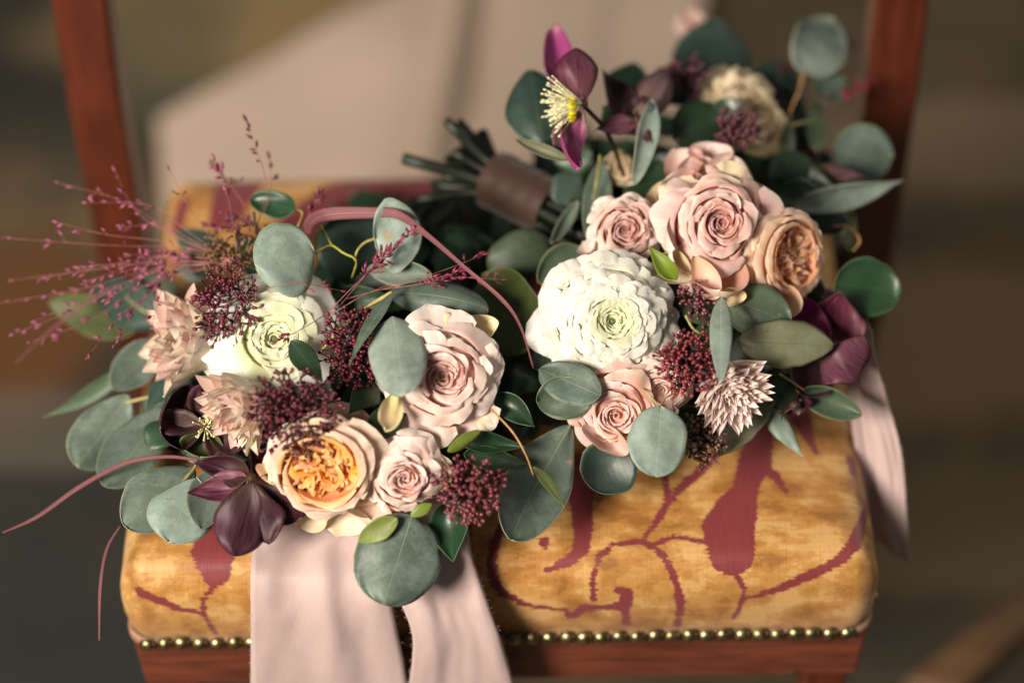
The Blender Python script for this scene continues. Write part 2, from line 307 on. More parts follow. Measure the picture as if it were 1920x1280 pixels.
class MB:
    def __init__(s): s.v = []; s.f = []; s.uv = []
    def add(s, v, f, uv=None):
        o = len(s.v); s.v += [tuple(p) for p in v]; s.f += [tuple(i+o for i in q) for q in f]
        s.uv += list(uv) if uv is not None else [(0, 0)]*len(v)
    def tube(s, pts, r, sides=5, cap=True):
        pts = [Vector(p) for p in pts]; k = len(pts); rr = r if hasattr(r, '__len__') else [r]*k
        v = []; ref = Vector((0.31, 0.52, 0.79))
        for i, p in enumerate(pts):
            d = (pts[min(i+1, k-1)]-pts[max(i-1, 0)]).normalized()
            a = d.cross(ref); a = (a if a.length > 1e-4 else d.cross(Vector((1, 0, 0)))).normalized(); b = d.cross(a)
            for j in range(sides):
                th = 2*math.pi*j/sides; v.append(p+(a*math.cos(th)+b*math.sin(th))*rr[i])
        f = []
        for i in range(k-1):
            for j in range(sides):
                a0 = i*sides+j; b0 = i*sides+(j+1) % sides; f.append((a0, b0, b0+sides, a0+sides))
        if cap: f.append(tuple(range(sides))[::-1]); f.append(tuple((k-1)*sides+j for j in range(sides)))
        s.add(v, f)
    def blob(s, p, d, L, r, sides=6, prof=((0, .35), (.25, .85), (.55, 1), (.8, .75), (1, .12))):
        d = Vector(d).normalized(); s.tube([Vector(p)+d*(L*t) for t, _ in prof], [r*q for _, q in prof], sides)
    def build(s, name, mat, parent=None, origin=None, uv=False, smooth=True):
        org = Vector(origin) if origin is not None else Vector((0, 0, 0))
        return mesh(name, [Vector(p)-org for p in s.v], s.f, mat, parent, s.uv if uv else None, None, smooth, org)
def box(mb, c, sx, sy, sz, bev=0.0):
    x, y, z = c
    mb.add([(x+a*sx/2, y+b*sy/2, z+d*sz/2) for a in (-1, 1) for b in (-1, 1) for d in (-1, 1)],
           [(0, 1, 3, 2), (4, 6, 7, 5), (0, 4, 5, 1), (2, 3, 7, 6), (0, 2, 6, 4), (1, 5, 7, 3)])
def bevel(o, w, seg=3):
    m = o.modifiers.new('bevel', 'BEVEL'); m.width = w; m.segments = seg; m.limit_method = 'ANGLE'
def solid(o, t):
    m = o.modifiers.new('thickness', 'SOLIDIFY'); m.thickness = t; m.offset = 0

# ------------------------------------------------------------------ setting
mb = MB(); nx = 60
v = []
for j in range(nx+1):
    for i in range(nx+1):
        x = -3+6*i/nx; y = -2+6*j/nx; v.append((x, y, 0.006*noise.noise((x*3, y*3, 0.3))-0.006))
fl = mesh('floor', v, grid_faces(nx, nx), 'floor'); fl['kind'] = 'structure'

# pale cloth lying on the floor behind the chair, with a soft fold
A = [PZ(300, 250, 0), PZ(790, -25, 0), PZ(1000, -130, 0), PZ(1330, -60, 0)]
Bt = [PZ(330, 640, 0), PZ(640, 640, 0), PZ(900, 640, 0), PZ(1230, 640, 0)]
nu, nv = 70, 50; a = catmull(A, nu); b = catmull(Bt, nu); v = []
for j in range(nv+1):
    for i in range(nu+1):
        t = j/nv; p = a[i]*(1-t)+b[i]*t; u = i/nu
        fold = 0.045*math.exp(-((u-0.47-0.03*t)/0.022)**2) + 0.02*math.exp(-((u-0.80)/0.04)**2)
        v.append((p[0], p[1], 0.012+fold+0.008*(1+noise.noise((p[0]*7, p[1]*7, 1)))))
cl = mesh('floor_cloth', v, grid_faces(nu, nv), 'linen'); solid(cl, 0.004)
cl['label'] = 'pale beige linen cloth spread on the dark floor behind the chair'; cl['category'] = 'cloth'

q = [PZ(1690, 1300, 0), PZ(1960, 1095, 0), PZ(1975, 1150, 0), PZ(1780, 1330, 0)]
pk = mesh('wooden_plank', [(p.x, p.y, z) for z in (0.0, 0.022) for p in q], [(3, 2, 1, 0), (4, 5, 6, 7), (0, 1, 5, 4), (1, 2, 6, 5), (2, 3, 7, 6), (3, 0, 4, 7)], wood('pale_plank', (0.13, 0.065, 0.028), (0.21, 0.115, 0.05), (8, 60, 60)), smooth=False)
bevel(pk, 0.003); pk['label'] = 'plain light brown wooden plank lying on the floor beside the chair'; pk['category'] = 'plank'
# ------------------------------------------------------------------ chair
chair = empty('chair', (-0.011, 0.2, 0.0), 'old mahogany chair with gold and burgundy damask seat and brass nail trim', 'chair')
XL, XR, YF, YB = -0.262, 0.240, 0.004, 0.392
hx, hy, mx, my = (XR-XL)/2, (YB-YF)/2, (XL+XR)/2, (YF+YB)/2
def rrect(a, b, r, N):
    r = max(min(r, a-1e-4, b-1e-4), 1e-4); s1, s2 = 2*(a-r), 2*(b-r); q = math.pi*r/2; per = 2*s1+2*s2+4*q; out = []
    for k in range(N):
        s = k/N*per
        for (L, kind) in ((s1, 0), (q, 1), (s2, 2), (q, 3), (s1, 4), (q, 5), (s2, 6), (q, 7)):
            if s <= L: break
            s -= L
        t = s/L if L > 0 else 0; th = t*math.pi/2
        if kind == 0: p = (-a+r+s, -b)
        elif kind == 1: p = (a-r+r*math.sin(th), -b+r-r*math.cos(th))
        elif kind == 2: p = (a, -b+r+s)
        elif kind == 3: p = (a-r+r*math.cos(th), b-r+r*math.sin(th))
        elif kind == 4: p = (a-r-s, b)
        elif kind == 5: p = (-a+r-r*math.sin(th), b-r+r*math.cos(th))
        elif kind == 6: p = (-a, b-r-s)
        else: p = (-a+r-r*math.cos(th), -b+r-r*math.sin(th))
        out.append(p)
    return np.array(out)
prof = catmull([(-0.002, .405), (.001, .412), (.0030, .425), (.0036, .441), (.0018, .456), (-.004, .470), (-.015, .4790), (-.045, .4835), (-.09, .4865), (-.14, .489), (-.192, .490)], 130)
NR = 1300; V = []
for off, z in prof:
    rr = rrect(hx+off, hy+off, max(0.017+off, 0.004), NR)
    V.append(np.column_stack([rr[:, 0]+mx, rr[:, 1]+my, np.full(NR, z)]))
V = np.vstack(V)
wob = np.array([0.0012*noise.noise((p[0]*16, p[1]*16, p[2]*16)) for p in V]); V[:, 2] += wob
faces = grid_faces(NR, len(prof)-1, 0, True); faces.append(tuple((len(prof)-1)*NR+k for k in range(NR)))
bvh = BVHTree.FromPolygons([tuple(p) for p in V[::1]], faces[:-1])
def hit(px, py):
    d = ray(px, py).normalized(); h = bvh.ray_cast(CAM, d); return h[0] if h[0] is not None else P(px, py, 0)
STR = [
 [(1440,770,16),(1425,812,24),(1417,860,30),(1397,918,24),(1380,955,40),(1366,992,49),(1372,1035,42),(1368,1060,16),(1373,1066,5),(1395,1102,4),(1393,1124,4),(1375,1158,4)],
 [(1430,880,10),(1452,890,10),(1478,930,2)],
 [(1490,760,28),(1512,812,12),(1531,850,3)], [(1597,865,12),(1600,885,10)],
 [(1395,1122,3),(1462,1102,8),(1516,1079,9),(1570,1053,9),(1601,1021,12),(1619,972,10),(1626,941,8),(1617,887,8),(1605,850,5)], [(1601,1021,5),(1640,1014,5)],
 [(1075,880,40),(1087,905,30),(1091,950,20),(1094,994,17),(1089,1030,14),(1066,1052,8),(1023,1067,2)], [(1021,1014,9),(1021,1020,8)],
 [(940,985,6),(930,1010,8),(922,1048,9),(925,1084,9),(943,1111,8),(987,1133,6),(1059,1144,4),(1072,1154,9),(1095,1140,10),(1131,1138,7),(1171,1133,13),(1175,1111,11),(1158,1106,5)], [(1171,1133,8),(1175,1170,6)],
 [(1113,1124,4),(1111,1084,5),(1122,1044,5),(1149,1021,5),(1202,1015,5),(1234,1030,6),(1256,1062,7),(1270,1097,7),(1276,1129,8),(1270,1172,6)],
 [(1207,1010,4),(1238,967,6),(1252,941,7),(1274,918,7),(1314,882,10),(1350,840,8)], [(1252,941,5),(1247,896,6),(1250,850,5)], [(1225,1021,4),(1261,1006,4),(1319,1015,5)],
 [(388,960,14),(392,987,22),(400,1035,40),(405,1074,26),(401,1098,6),(381,1122,4),(383,1153,4),(405,1186,4)],
 [(202,1066,8),(221,1092,8),(261,1109,8),(304,1127,8),(335,1140,7),(379,1149,4)],
 [(330,430,16),(345,380,14)], [(420,410,30),(450,345,45)], [(560,430,45),(640,380,60),(760,350,60),(860,350,60)], [(1585,440,22),(1570,500,18)],  # rear burgundy figure, with wide strokes enlarged to paint in shade
 [(480,800,40),(700,760,50),(900,800,40)], [(1050,700,40),(1250,720,40)], [(1210,560,50),(1000,520,40)], [(300,700,20),(270,800,10),(240,900,6)],
 [(820,860,12),(870,960,12),(880,1060,9),(850,1150,7)], [(520,900,14),(600,1000,22),(640,1080,12),(620,1160,6)]]
dmin = np.full(len(V), 1.0)
for st in STR:
    pts = []
    for x, y, r in st:
        q = hit(x, y); pts.append((np.array(q), r*mpp(q)*1.0+0.0003))
    for (p, r0), (q, r1) in zip(pts[:-1], pts[1:]):
        d = q-p; L2 = max(d@d, 1e-9); t = np.clip((V-p)@d/L2, 0, 1)
        dist = np.linalg.norm(V-(p+t[:, None]*d), axis=1)-(r0+(r1-r0)*t); dmin = np.minimum(dmin, dist)
co = np.array(chair.location)
cush = mesh('seat_cushion', V-co, faces, 'damask', chair, None, {'figure': dmin}, True, chair.location)
cush['label'] = 'gold damask seat with burgundy scroll pattern'
# frame
def part(name, mat, fn, bev=0.003, parent=chair):
    mb = MB(); fn(mb); o = mb.build(name, mat, parent, chair.location, smooth=False)
    if bev: bevel(o, bev)
    return o
def frail(m):
    v = [(mx+a*(hx-0.001-(0.003 if z < .37 else 0)), y, z) for z in (0.353, 0.4045) for y in (YF+0.001, YF+0.026) for a in (-1, 1)]
    m.add(v, [(0, 2, 3, 1), (4, 5, 7, 6), (0, 1, 5, 4), (2, 6, 7, 3), (0, 4, 6, 2), (1, 3, 7, 5)])
part('front_rail', 'wood', frail)
part('rear_rail', 'wood', lambda m: box(m, (mx, YB+0.006, 0.345), 0.56, 0.024, 0.05))
for s in (-1, 1):
    part('side_rail', 'wood', lambda m: box(m, (mx+s*(hx-0.016), my+0.0145, 0.3785), 0.024, 2*hy-0.03, 0.050))
    def frontleg(m):
        x, y = mx+s*(hx-0.0245), YF+0.0185
        z = [0.3525, 0.30, 0.18, 0.0]; w = [0.0300, 0.0300, 0.027, 0.021]
        for k in range(3):
            v = [(x+a*w[k]/2, y+b*w[k]/2, z[k]) for a, b in ((-1, -1), (1, -1), (1, 1), (-1, 1))]+[(x+a*w[k+1]/2, y+b*w[k+1]/2, z[k+1]) for a, b in ((-1, -1), (1, -1), (1, 1), (-1, 1))]
            fs = [(0, 4, 5, 1), (1, 5, 6, 2), (2, 6, 7, 3), (3, 7, 4, 0)]
            if k == 0: fs.append((0, 1, 2, 3))
            if k == 2: fs.append((4, 7, 6, 5))
            m.add(v, fs)
    part('front_leg', 'woodv', frontleg)
    def post(m):
        x = mx+s*0.296; zs = [0, 0.2, 0.36, 0.55, 0.75, 0.95]; ys = [0.47, 0.425, 0.405, 0.402, 0.42, 0.455]; w = [0.034, 0.038, 0.040, 0.040, 0.040, 0.036]
        v = []
        for z, y, ww in zip(zs, ys, w):
            v += [(x-ww/2, y-0.018, z), (x+ww/2, y-0.018, z), (x+ww/2, y+0.018, z), (x-ww/2, y+0.018, z)]
        f = grid_faces(4, 5, 0, True); f += [(3, 2, 1, 0), (20, 21, 22, 23)]; m.add(v, f)
    part('back_post', 'woodv', post, 0.005)
# underside board
part('seat_board', 'wood', lambda m: box(m, (mx, my, 0.399), 2*hx-0.06, 2*hy-0.06, 0.012), 0)
part('top_rail', 'woodv', lambda m: box(m, (mx, 0.46, 0.965), 0.66, 0.03, 0.07), 0.006)
# braid and nails round the lower edge of the seat
mb = MB(); rr = rrect(hx+0.0012, hy+0.0012, 0.017, 900)
vv = []
for k, (x, y) in enumerate(rr):
    sc = 0.0016*math.sin(k*0.83*2)
    nrm = Vector((x, y, 0)).normalized()
    for (o, z) in ((0, .4105), (.0016, .4085), (.0016, .404+sc*.6), (0, .4025+sc)):
        dx = o*(1 if abs(x) > hx-0.02 else 0)*np.sign(x); dy = o*(1 if abs(y) > hy-0.02 else 0)*np.sign(y)
        vv.append((x+mx+dx, y+my+dy, z))
mb.add(vv, [(a*4+c, ((a+1) % 900)*4+c, ((a+1) % 900)*4+c+1, a*4+c+1) for a in range(900) for c in range(3)])
mb.build('trim_braid', 'braid', chair, chair.location)
nv_, nf_ = [], []
prf = [(1.0, 0.0), (0.97, 0.22), (0.85, 0.45), (0.62, 0.66), (0.32, 0.78)]
for r, h in prf:
    for k in range(12): th = k*math.pi/6; nv_.append((0.0054*r*math.cos(th), -0.0054*h*1.05, 0.0054*r*math.sin(th)))
nf_ = [q[::-1] for q in grid_faces(12, 4, 0, True)]; nv_.append((0, -0.0054*0.84, 0)); nf_ += [(48+(k+1) % 12, 48+k, 60) for k in range(12)]
nail0 = None
def nail(x, y, rz):
    global nail0
    if nail0 is None: o = nail0 = mesh('nail_head', nv_, nf_, 'brass', chair)
    else: o = nail0.copy(); C.objects.link(o)
    sc = random.uniform(0.98, 1.14)
    o.location = Vector((x, y, 0.4085+random.uniform(-.0009, .0009)))-wloc(chair); o.rotation_euler = (random.uniform(-.12, .12), 0, rz+random.uniform(-.1, .1)); o.scale = (sc*random.uniform(.94, 1.06), sc, sc)
x = XL+0.012
while x < XR-0.008:
    nail(x, YF-0.0034, 0); x += 0.01185*random.uniform(0.95, 1.05)
for k in range(30):
    nail(XR+0.0034, YF+0.026+k*0.0119, math.pi/2); nail(XL-0.0034, YF+0.026+k*0.0119, -math.pi/2)

# ------------------------------------------------------------------ plant generators
TOC = -Fw
def leaf_verts(base, tip, width, nrm, shape='round', cup=0.15, bend=0.0, fold=0.0, wav=0.06, nu=10, nv=14, seed=0, ser=0.0, twist=0.0):
    ax = tip-base; L = ax.length; ax = ax/L; nrm = (nrm-ax*nrm.dot(ax)).normalized(); side = ax.cross(nrm)
    v = []; uv = []; ed = []; hw = width/2
    for j in range(nv+1):
        t = j/nv; tt = 0.5-0.5*math.cos(math.pi*t)          # denser at both ends
        if shape == 'round': w = (4*tt*(1-tt))**0.5*(1+0.10*(0.5-tt))
        elif shape == 'heart': w = max(0, (4*tt*(1-tt)))**0.5*(1+0.3*(0.6-tt))
        elif shape == 'oval': w = max(0, math.sin(math.pi*tt**0.95))**0.6
        elif shape == 'obov': w = max(0, math.sin(math.pi*tt**1.25))**0.54
        elif shape == 'point': w = max(0, math.sin(math.pi*tt**0.72))**0.95*(1-0.15*tt)
        elif shape == 'bract': w = min(1, (tt/.38))**0.6*(1-max(0, (tt-.50)/.50)**1.7)
        elif shape == 'lance': w = max(0, math.sin(math.pi*tt**0.75))**1.25
        else: w = max(0, math.sin(math.pi*tt))**0.8
        for i in range(nu+1):
            u = -1+2*i/nu; sg = 1 if u > 0 else -1
            ww = hw*w*(1+0.03*noise.noise((tt*9+seed, sg*2.1, seed*2))+0.11*noise.noise((tt*2.6+seed*3.1, sg*5.3, seed)))
            if ser: ww *= 1-ser*abs(u)**3*((tt*15) % 1)
            x = u*ww; y = tt*L
            z = -cup*hw*(1-u*u)*w*1.0 + bend*L*4*tt*(1-tt)*-1 + fold*abs(x)
            z += 0.10*hw*noise.noise((u*0.9-seed, tt*1.1, seed*4.7))+wav*1.5*hw*noise.noise((u*1.3+seed, tt*2.2, seed*1.7))*(0.3+abs(u)**1.5)
            if twist:
                a = twist*(tt-0.3); x, z = x*math.cos(a)-z*math.sin(a), x*math.sin(a)+z*math.cos(a)
            v.append(side*x+ax*y+nrm*z); uv.append((0.5+x/L, tt)); ed.append(max(abs(u), abs(2*tt-1)**1.5 if shape != 'lance' else 0))
    return v, grid_faces(nu, nv), uv, ed
cnt = [0]
def leaf(par, name, b, t, w, mat='euc', shape='round', roll=None, cup=None, bend=None, fold=0.0, wav=0.12, lowres=False, ser=0.0, twist=None, thick=0.0005):
    cnt[0] += 1; sd = cnt[0]*0.617
    base = P(*b) if not isinstance(b, Vector) else b; tip = P(*t) if not isinstance(t, Vector) else t
    ax = (tip-base).normalized(); n0 = (TOC-ax*TOC.dot(ax)).normalized()
    if roll is None: roll = random.uniform(-22, 22)
    cup = random.uniform(-0.35, 0.35) if cup is None else cup*1.5
    if bend is None: bend = random.uniform(-0.07, 0.10)
    if twist is None: twist = random.uniform(-0.35, 0.35)
    nr = Matrix.Rotation(R_(roll), 3, ax) @ n0
    wm = w*mpp((base+tip)/2)/max(0.35, math.cos(R_(roll)))
    v, f, uv, ed = leaf_verts(base, tip, wm, nr, shape, cup, bend, fold, wav, 6 if lowres else 12, 8 if lowres else 18, sd, ser, twist)
    o = mesh(name, v, f, mat, par, uv, {'edge': ed}, True, base)
    if thick: solid(o, thick)
    return o
def stalk(par, name, pts, r, mat='stemy', n=14, taper=0.6, sides=6):
    q = catmull([P(*p) if not isinstance(p, Vector) else p for p in pts], n)
    mb = MB(); mb.tube(q, [r*(1-(1-taper)*k/n) for k in range(n+1)], sides)
    return mb.build(name, mat, par, q[0])
def prof(rt, zt, lip, slope=0.25, base=(0.06, 0.05), belly=0.12, split=0.58, crest=0.20):
    """side view of a petal: a wall that rises to the rim (rt, zt), then a rolled lip"""
    a, b, c = base, (rt*(1+belly)+0.05, zt*0.38), (rt, zt); d, e = (rt+0.14*lip, zt+crest*abs(lip)), (rt+lip, zt-slope*abs(lip))
    def f(t):
        if t < split: q = t/split; A, B, D = a, b, c
        else: q = (t-split)/(1-split); A, B, D = c, d, e
        return tuple((1-q)**2*A[k]+2*q*(1-q)*B[k]+q*q*D[k] for k in (0, 1))
    return f
def petal(pr, Wd, th0, seed, cut=0.22, ruf=0.03, spiral=0.05, roll=0.0, pt=0.0, nu=16, nv=15, base_w=0.4):
    v = []; uv = []
    for j in range(nv+1):
        t = j/nv; wf = base_w+(1-base_w)*math.sin(min(t*1.3, 1)*math.pi/2)
        for i in range(nu+1):
            u = -1+2*i/nu; vv = t*(1-cut*abs(u)**2.8*t+pt*max(0, 1-abs(u)*3)*t*t)
            r, z = pr(min(vv, 1.06)); th = th0+u*Wd*wf
            nn = noise.noise((u*1.5+seed*7.3, t*1.3, seed*3.7)); n2 = noise.noise((u*4.5+seed*2.3, t*2.2, seed*9.1))
            r += spiral*u*t+ruf*nn*t*t*1.3; n3 = noise.noise((u*11+seed*1.3, t*4, seed*5.1)); r += ruf*0.35*n3*t**6; z += ruf*(nn*1.3*t**2+n2*1.1*t**4+n3*0.5*t**6)-roll*abs(u)**2.5*t**3
            v.append((r*math.cos(th), r*math.sin(th), z)); uv.append((0.5+u/2, t))
    return v, grid_faces(nu, nv), uv
def frame(axis, spin):
    z = axis.normalized(); x = z.cross(Vector((0.2, 0.9, 0.3))).normalized(); y = z.cross(x)
    m = Matrix((x, y, z)).transposed(); return m @ Matrix.Rotation(spin, 3, 'Z')
class Flower:
    """calyx mesh that carries the petals; local unit = flower radius"""
    def __init__(s, par, name, px, py, h, rpx, tilt, spin, H=0.7, label=None, stem=True, calyx='calyx'):
        c = P(px, py, h); s.R = rpx*mpp(c); s.axis = (TOC+Xc*tilt[0]+Uc*tilt[1]).normalized()
        s.o = c-s.axis*(s.R*H); s.m = frame(s.axis, R_(spin)); s.n = 0
        mb = MB(); pr = [(-0.30, .07), (-.14, .09), (-.04, .20), (.08, .24), (.2, .15), (.3, .05)]
        mb.tube([s.axis*(s.R*t) for t, _ in pr], [s.R*q for _, q in pr], 10)
        s.root = mesh(name, mb.v, mb.f, calyx, par, None, None, True, s.o)
        if label: s.root['label'] = label
    def pet(s, g, mat, name='petal', sc=1.0):
        v, f, uv = g; s.n += 1
        return mesh(name, [s.m @ (Vector(p)*s.R*sc) for p in v], f, mat, s.root, uv, None, True, s.o)
    def to(s, p): return s.o + s.m @ (Vector(p)*s.R)

def core(f, wh, drop, mat, sc=1.0):
    """closed dome of packed inner petals just below the rims"""
    pts = [(0.0, wh[0][2]-drop)]+[(r*sc, z-drop) for _, r, z, _, _ in wh]+[(wh[-1][1]*sc*0.9, 0.05), (0.1, 0.0)]
    v = []; uv = []
    for k, (r, z) in enumerate(pts):
        for j in range(28):
            th = j*2*math.pi/28; v.append((r*math.cos(th), r*math.sin(th), z+0.012*noise.noise((r*9, th*2, 3.3)))); uv.append((j/28, min(1, .35+.4*k/len(pts))))
    f.pet((v, grid_faces(28, len(pts)-1, 0, True), uv), mat, 'petal_core')
def rose(par, px, py, h, rpx, tilt=(0, 0), spin=0, n=32, mat='rose', mout=None, label=None, open_=1.0, eye=0.0, sd=1, guard='rosecream', ng=3, minner=None):
    f = Flower(par, 'rose', px, py, h, rpx, tilt, spin, 0.70, label); rn = random.Random(sd*101); th = rn.random()*6
    wh = [(2, .045, .80, .02, .0), (3, .085, .815, .03, .0), (3, .14, .835, .04, .0), (3, .205, .85, .05, .0), (4, .28, .865, .065, .0), (4, .37, .86, .095, .15), (4, .47, .83, .14, .3), (5, .58, .75, .21, .5), (5, .69, .60, .27, .65), (6, .79, .42, .28, .75)]
    if n < 26: wh = wh[1:3]+wh[4:9:2] if n < 15 else wh[:1]+wh[2:9]
    off = wh[-1][1]; sc = 0.79/off if n < 26 else 1.0; dx, dy = rn.uniform(-.07, .07), rn.uniform(-.07, .07)
    for w, (k, rt, zt, lip, slope) in enumerate(wh):
        tw = w/(len(wh)-1); th += rn.uniform(.5, 1.1); ox, oy = dx*(1-tw)**0.7, dy*(1-tw)**0.7
        for i in range(k):
            a = th+i*2*math.pi/k+rn.uniform(-.22, .22); R0 = rt*sc*rn.uniform(.90, 1.09); z = zt-eye*(1-tw)**2+rn.uniform(-.045, .045)*(.4+tw)
            if open_ < 1: z += (1-open_)*0.25*tw
            L = lip*rn.uniform(.55, 1.45)*(0.35+0.65*open_); Wd = math.pi/k*rn.uniform(1.2, 1.5)+(0.3 if w < 2 else 0)
            g = petal(prof(R0, z, L, slope*rn.uniform(.3, 1.6)), Wd, a, rn.random()*50, 0.14+0.16*rn.random(), 0.020+0.092*tw, (0.035+0.075*tw)*(1 if rn.random() < .8 else -1), 0.11*tw*rn.random()*open_, 0.16*rn.random()*tw)
            f.pet(([(x+ox*min(1, zz/.6), y+oy*min(1, zz/.6), zz) for x, y, zz in g[0]], g[1], g[2]), (minner if (minner and tw < .5) else mat) if (tw < 0.85 or not mout) else mout)
    core(f, wh, 0.13, minner or mat, sc)
    for k in range(ng):                                     # loose creamy guard petals
        f.pet(petal(prof(rn.uniform(.80, .88), rn.uniform(.22, .42), .26, .3), rn.uniform(.45, .62), rn.uniform(0, 6.28), rn.random()*50, 0.25, 0.11, 0.05, .05), guard, 'guard_petal')
    return f
def ranunculus(par, px, py, h, rpx, tilt=(0, 0), spin=0, n=95, label=None, sd=1, closed=0.0):
    f = Flower(par, 'ranunculus', px, py, h, rpx, tilt, spin, 0.60, label); rn = random.Random(sd*77); th = 0
    wh = [(4, .055, .52, .03, -.2), (5, .095, .56, .035, -.2), (6, .14, .59, .05, -.2), (6, .19, .61, .06, -.2)]
    for q in range(12):
        t_ = (q+1)/12; r_ = .19+.655*t_; wh.append((7+q//3, r_, .62-.46*max(0, (r_-.30)/.545)**1.7, .09+.10*t_, -.1+1.15*t_))
    if n < 80: wh = wh[:4]+[(5, .25, .62, .09, -.1), (5, .33, .62, .13, .0), (5, .42, .60, .19, .2), (5, .56, .53, .26, .45), (6, .69, .40, .28, .7), (6, .79, .24, .24, .9)]
    for w, (k, rt, zt, lip, slope) in enumerate(wh):
        th += rn.uniform(.2, .8); tw = w/(len(wh)-1)
        for i in range(k):
            a = th+i*2*math.pi/k+rn.uniform(-.16, .16); R0 = rt*rn.uniform(.95, 1.05)
            g = petal(prof(R0, zt+rn.uniform(-.012, .018), lip*rn.uniform(.6, 1.5), slope*rn.uniform(.75, 1.2), belly=.18, crest=.05), math.pi/k*rn.uniform(1.25, 1.6), a, rn.random()*50, 0.20+.1*rn.random(), 0.016+0.055*tw, (0.012+0.03*tw)*(1 if rn.random() < .7 else -1), 0.02*tw, 0, 13, 12, 0.55)
            f.pet(g, 'whitegreen' if tw < (0.30 if n >= 80 else 0.72) else 'white')
    core(f, wh[1:], 0.075, 'white' if n >= 80 else 'whitegreen')
    mb = MB(); mb.tube([f.to((0, 0, z)) for z in (0.1, 0.40, 0.50, 0.53)], [f.R*r for r in (.05, .065, .045, .01)], 10)
    mb.build('green_eye', 'calyx', f.root, f.o)
    return f
def garden_rose(par, px, py, h, rpx, tilt=(0, 0), spin=0, inner='peach', label=None, sd=1, nin=52, cupz=0.98):
    f = Flower(par, 'garden_rose', px, py, h, rpx, tilt, spin, 0.75, label); rn = random.Random(sd*55); th = 0
    for k in range(nin):                                    # folded petals packed in quarters
        q = k % 5; a0 = q*2*math.pi/5+rn.uniform(-.4, .4); rr = 0.05+0.52*math.sqrt(rn.random()); zt = 0.80-0.10*rr+rn.uniform(-.16, .05)
        v, fc, uv = petal(prof(0.24+rn.uniform(-.06, .08), zt, rn.uniform(.03, .12), .2), rn.uniform(.6, 1.05), rn.uniform(-.5, .5), rn.random()*50, 0.25, 0.12, 0.07, 0.0, 0, 10, 11)
        rot = a0+rn.choice((-1, 1))*rn.uniform(0.8, 1.6); ca, sa = math.cos(rot), math.sin(rot); ox, oy = rr*math.cos(a0)*0.9, rr*math.sin(a0)*0.9
        vv = []
        for (x, y, z) in v:
            q_ = z/zt; x -= 0.22; vv.append((x*ca-y*sa+ox*q_, x*sa+y*ca+oy*q_, z))
        f.pet((vv, fc, uv), inner)
    core(f, [(0, .15, .62, 0, 0), (0, .35, .62, 0, 0), (0, .55, .60, 0, 0), (0, .66, .45, 0, 0)], 0.02, inner)
    for w, (k, rt, zt, lip, slope) in enumerate([(5, .62, .90, .07, -.2), (5, .72, .88, .11, .1), (6, .80, .76, .15, .3), (6, .86, .55, .2, .4)]):
        th += rn.uniform(.3, .9)
        for i in range(k):
            a = th+i*2*math.pi/k+rn.uniform(-.15, .15)
            f.pet(petal(prof(rt*rn.uniform(.95, 1.05), zt*cupz+rn.uniform(-.04, .04), lip*rn.uniform(.6, 1.4), slope, belly=.16), math.pi/k*rn.uniform(1.3, 1.6), a, rn.random()*50, 0.22, 0.06, 0.06, 0.04, 0.03), 'peachout' if w else inner)
    return f
def protea(par, px, py, h, rpx, tilt, spin=0, n=70, mats=('protea', 'proteawhite'), label=None, sd=1, spread=1.0, slim=1.0):
    f = Flower(par, 'protea', px, py, h, rpx, tilt, spin, 0.55, label); rn = random.Random(sd*31)
    for i in range(n):
        t = i/(n-1); th = i*2.39996+rn.uniform(-.2, .2)
        ang = R_(8+66*spread*t**0.9+rn.uniform(-6, 6)); L = 0.75+0.42*t+rn.uniform(-.08, .08)
        d = Vector((math.sin(ang)*math.cos(th), math.sin(ang)*math.sin(th), math.cos(ang)))
        b = Vector((0.16*math.cos(th)*t, 0.16*math.sin(th)*t, 0.05+0.15*(1-t)))
        nr = Vector((-math.cos(ang)*math.cos(th), -math.cos(ang)*math.sin(th), math.sin(ang)))
        v, fc, uv, ed = leaf_verts(b, b+d*L, (0.54*(1-0.25*rn.random())+0.12*t)*slim, nr, 'bract', 0.8, -0.10-0.05*rn.random(), 0.15, 0.1, 6, 9, rn.random()*40, 0, rn.uniform(-.5, .5))
        v = [b+p for p in v]; uv = [(a, bb) for (a, bb) in uv]
        f.pet((v, fc, uv), mats[0] if rn.random() < 0.62 else mats[1], 'bract')
    core(f, [(0, .12, .52, 0, 0), (0, .26, .50, 0, 0), (0, .36, .34, 0, 0)], 0.0, mats[0])
    mb = MB()
    for k in range(70):
        th = rn.uniform(0, 6.28); r = 0.28*math.sqrt(rn.random()); p0 = Vector((r*0.5*math.cos(th), r*.5*math.sin(th), 0.15)); p1 = Vector((r*math.cos(th), r*math.sin(th), 0.62+rn.uniform(-.1, .1)))
        mb.tube([f.to(p0), f.to((p0+p1)/2), f.to(p1)], [f.R*.012, f.R*.012, f.R*.005], 4)
    o = mb.build('floret_tuft', 'hair', f.root, f.o); o['kind'] = 'stuff'
    return f
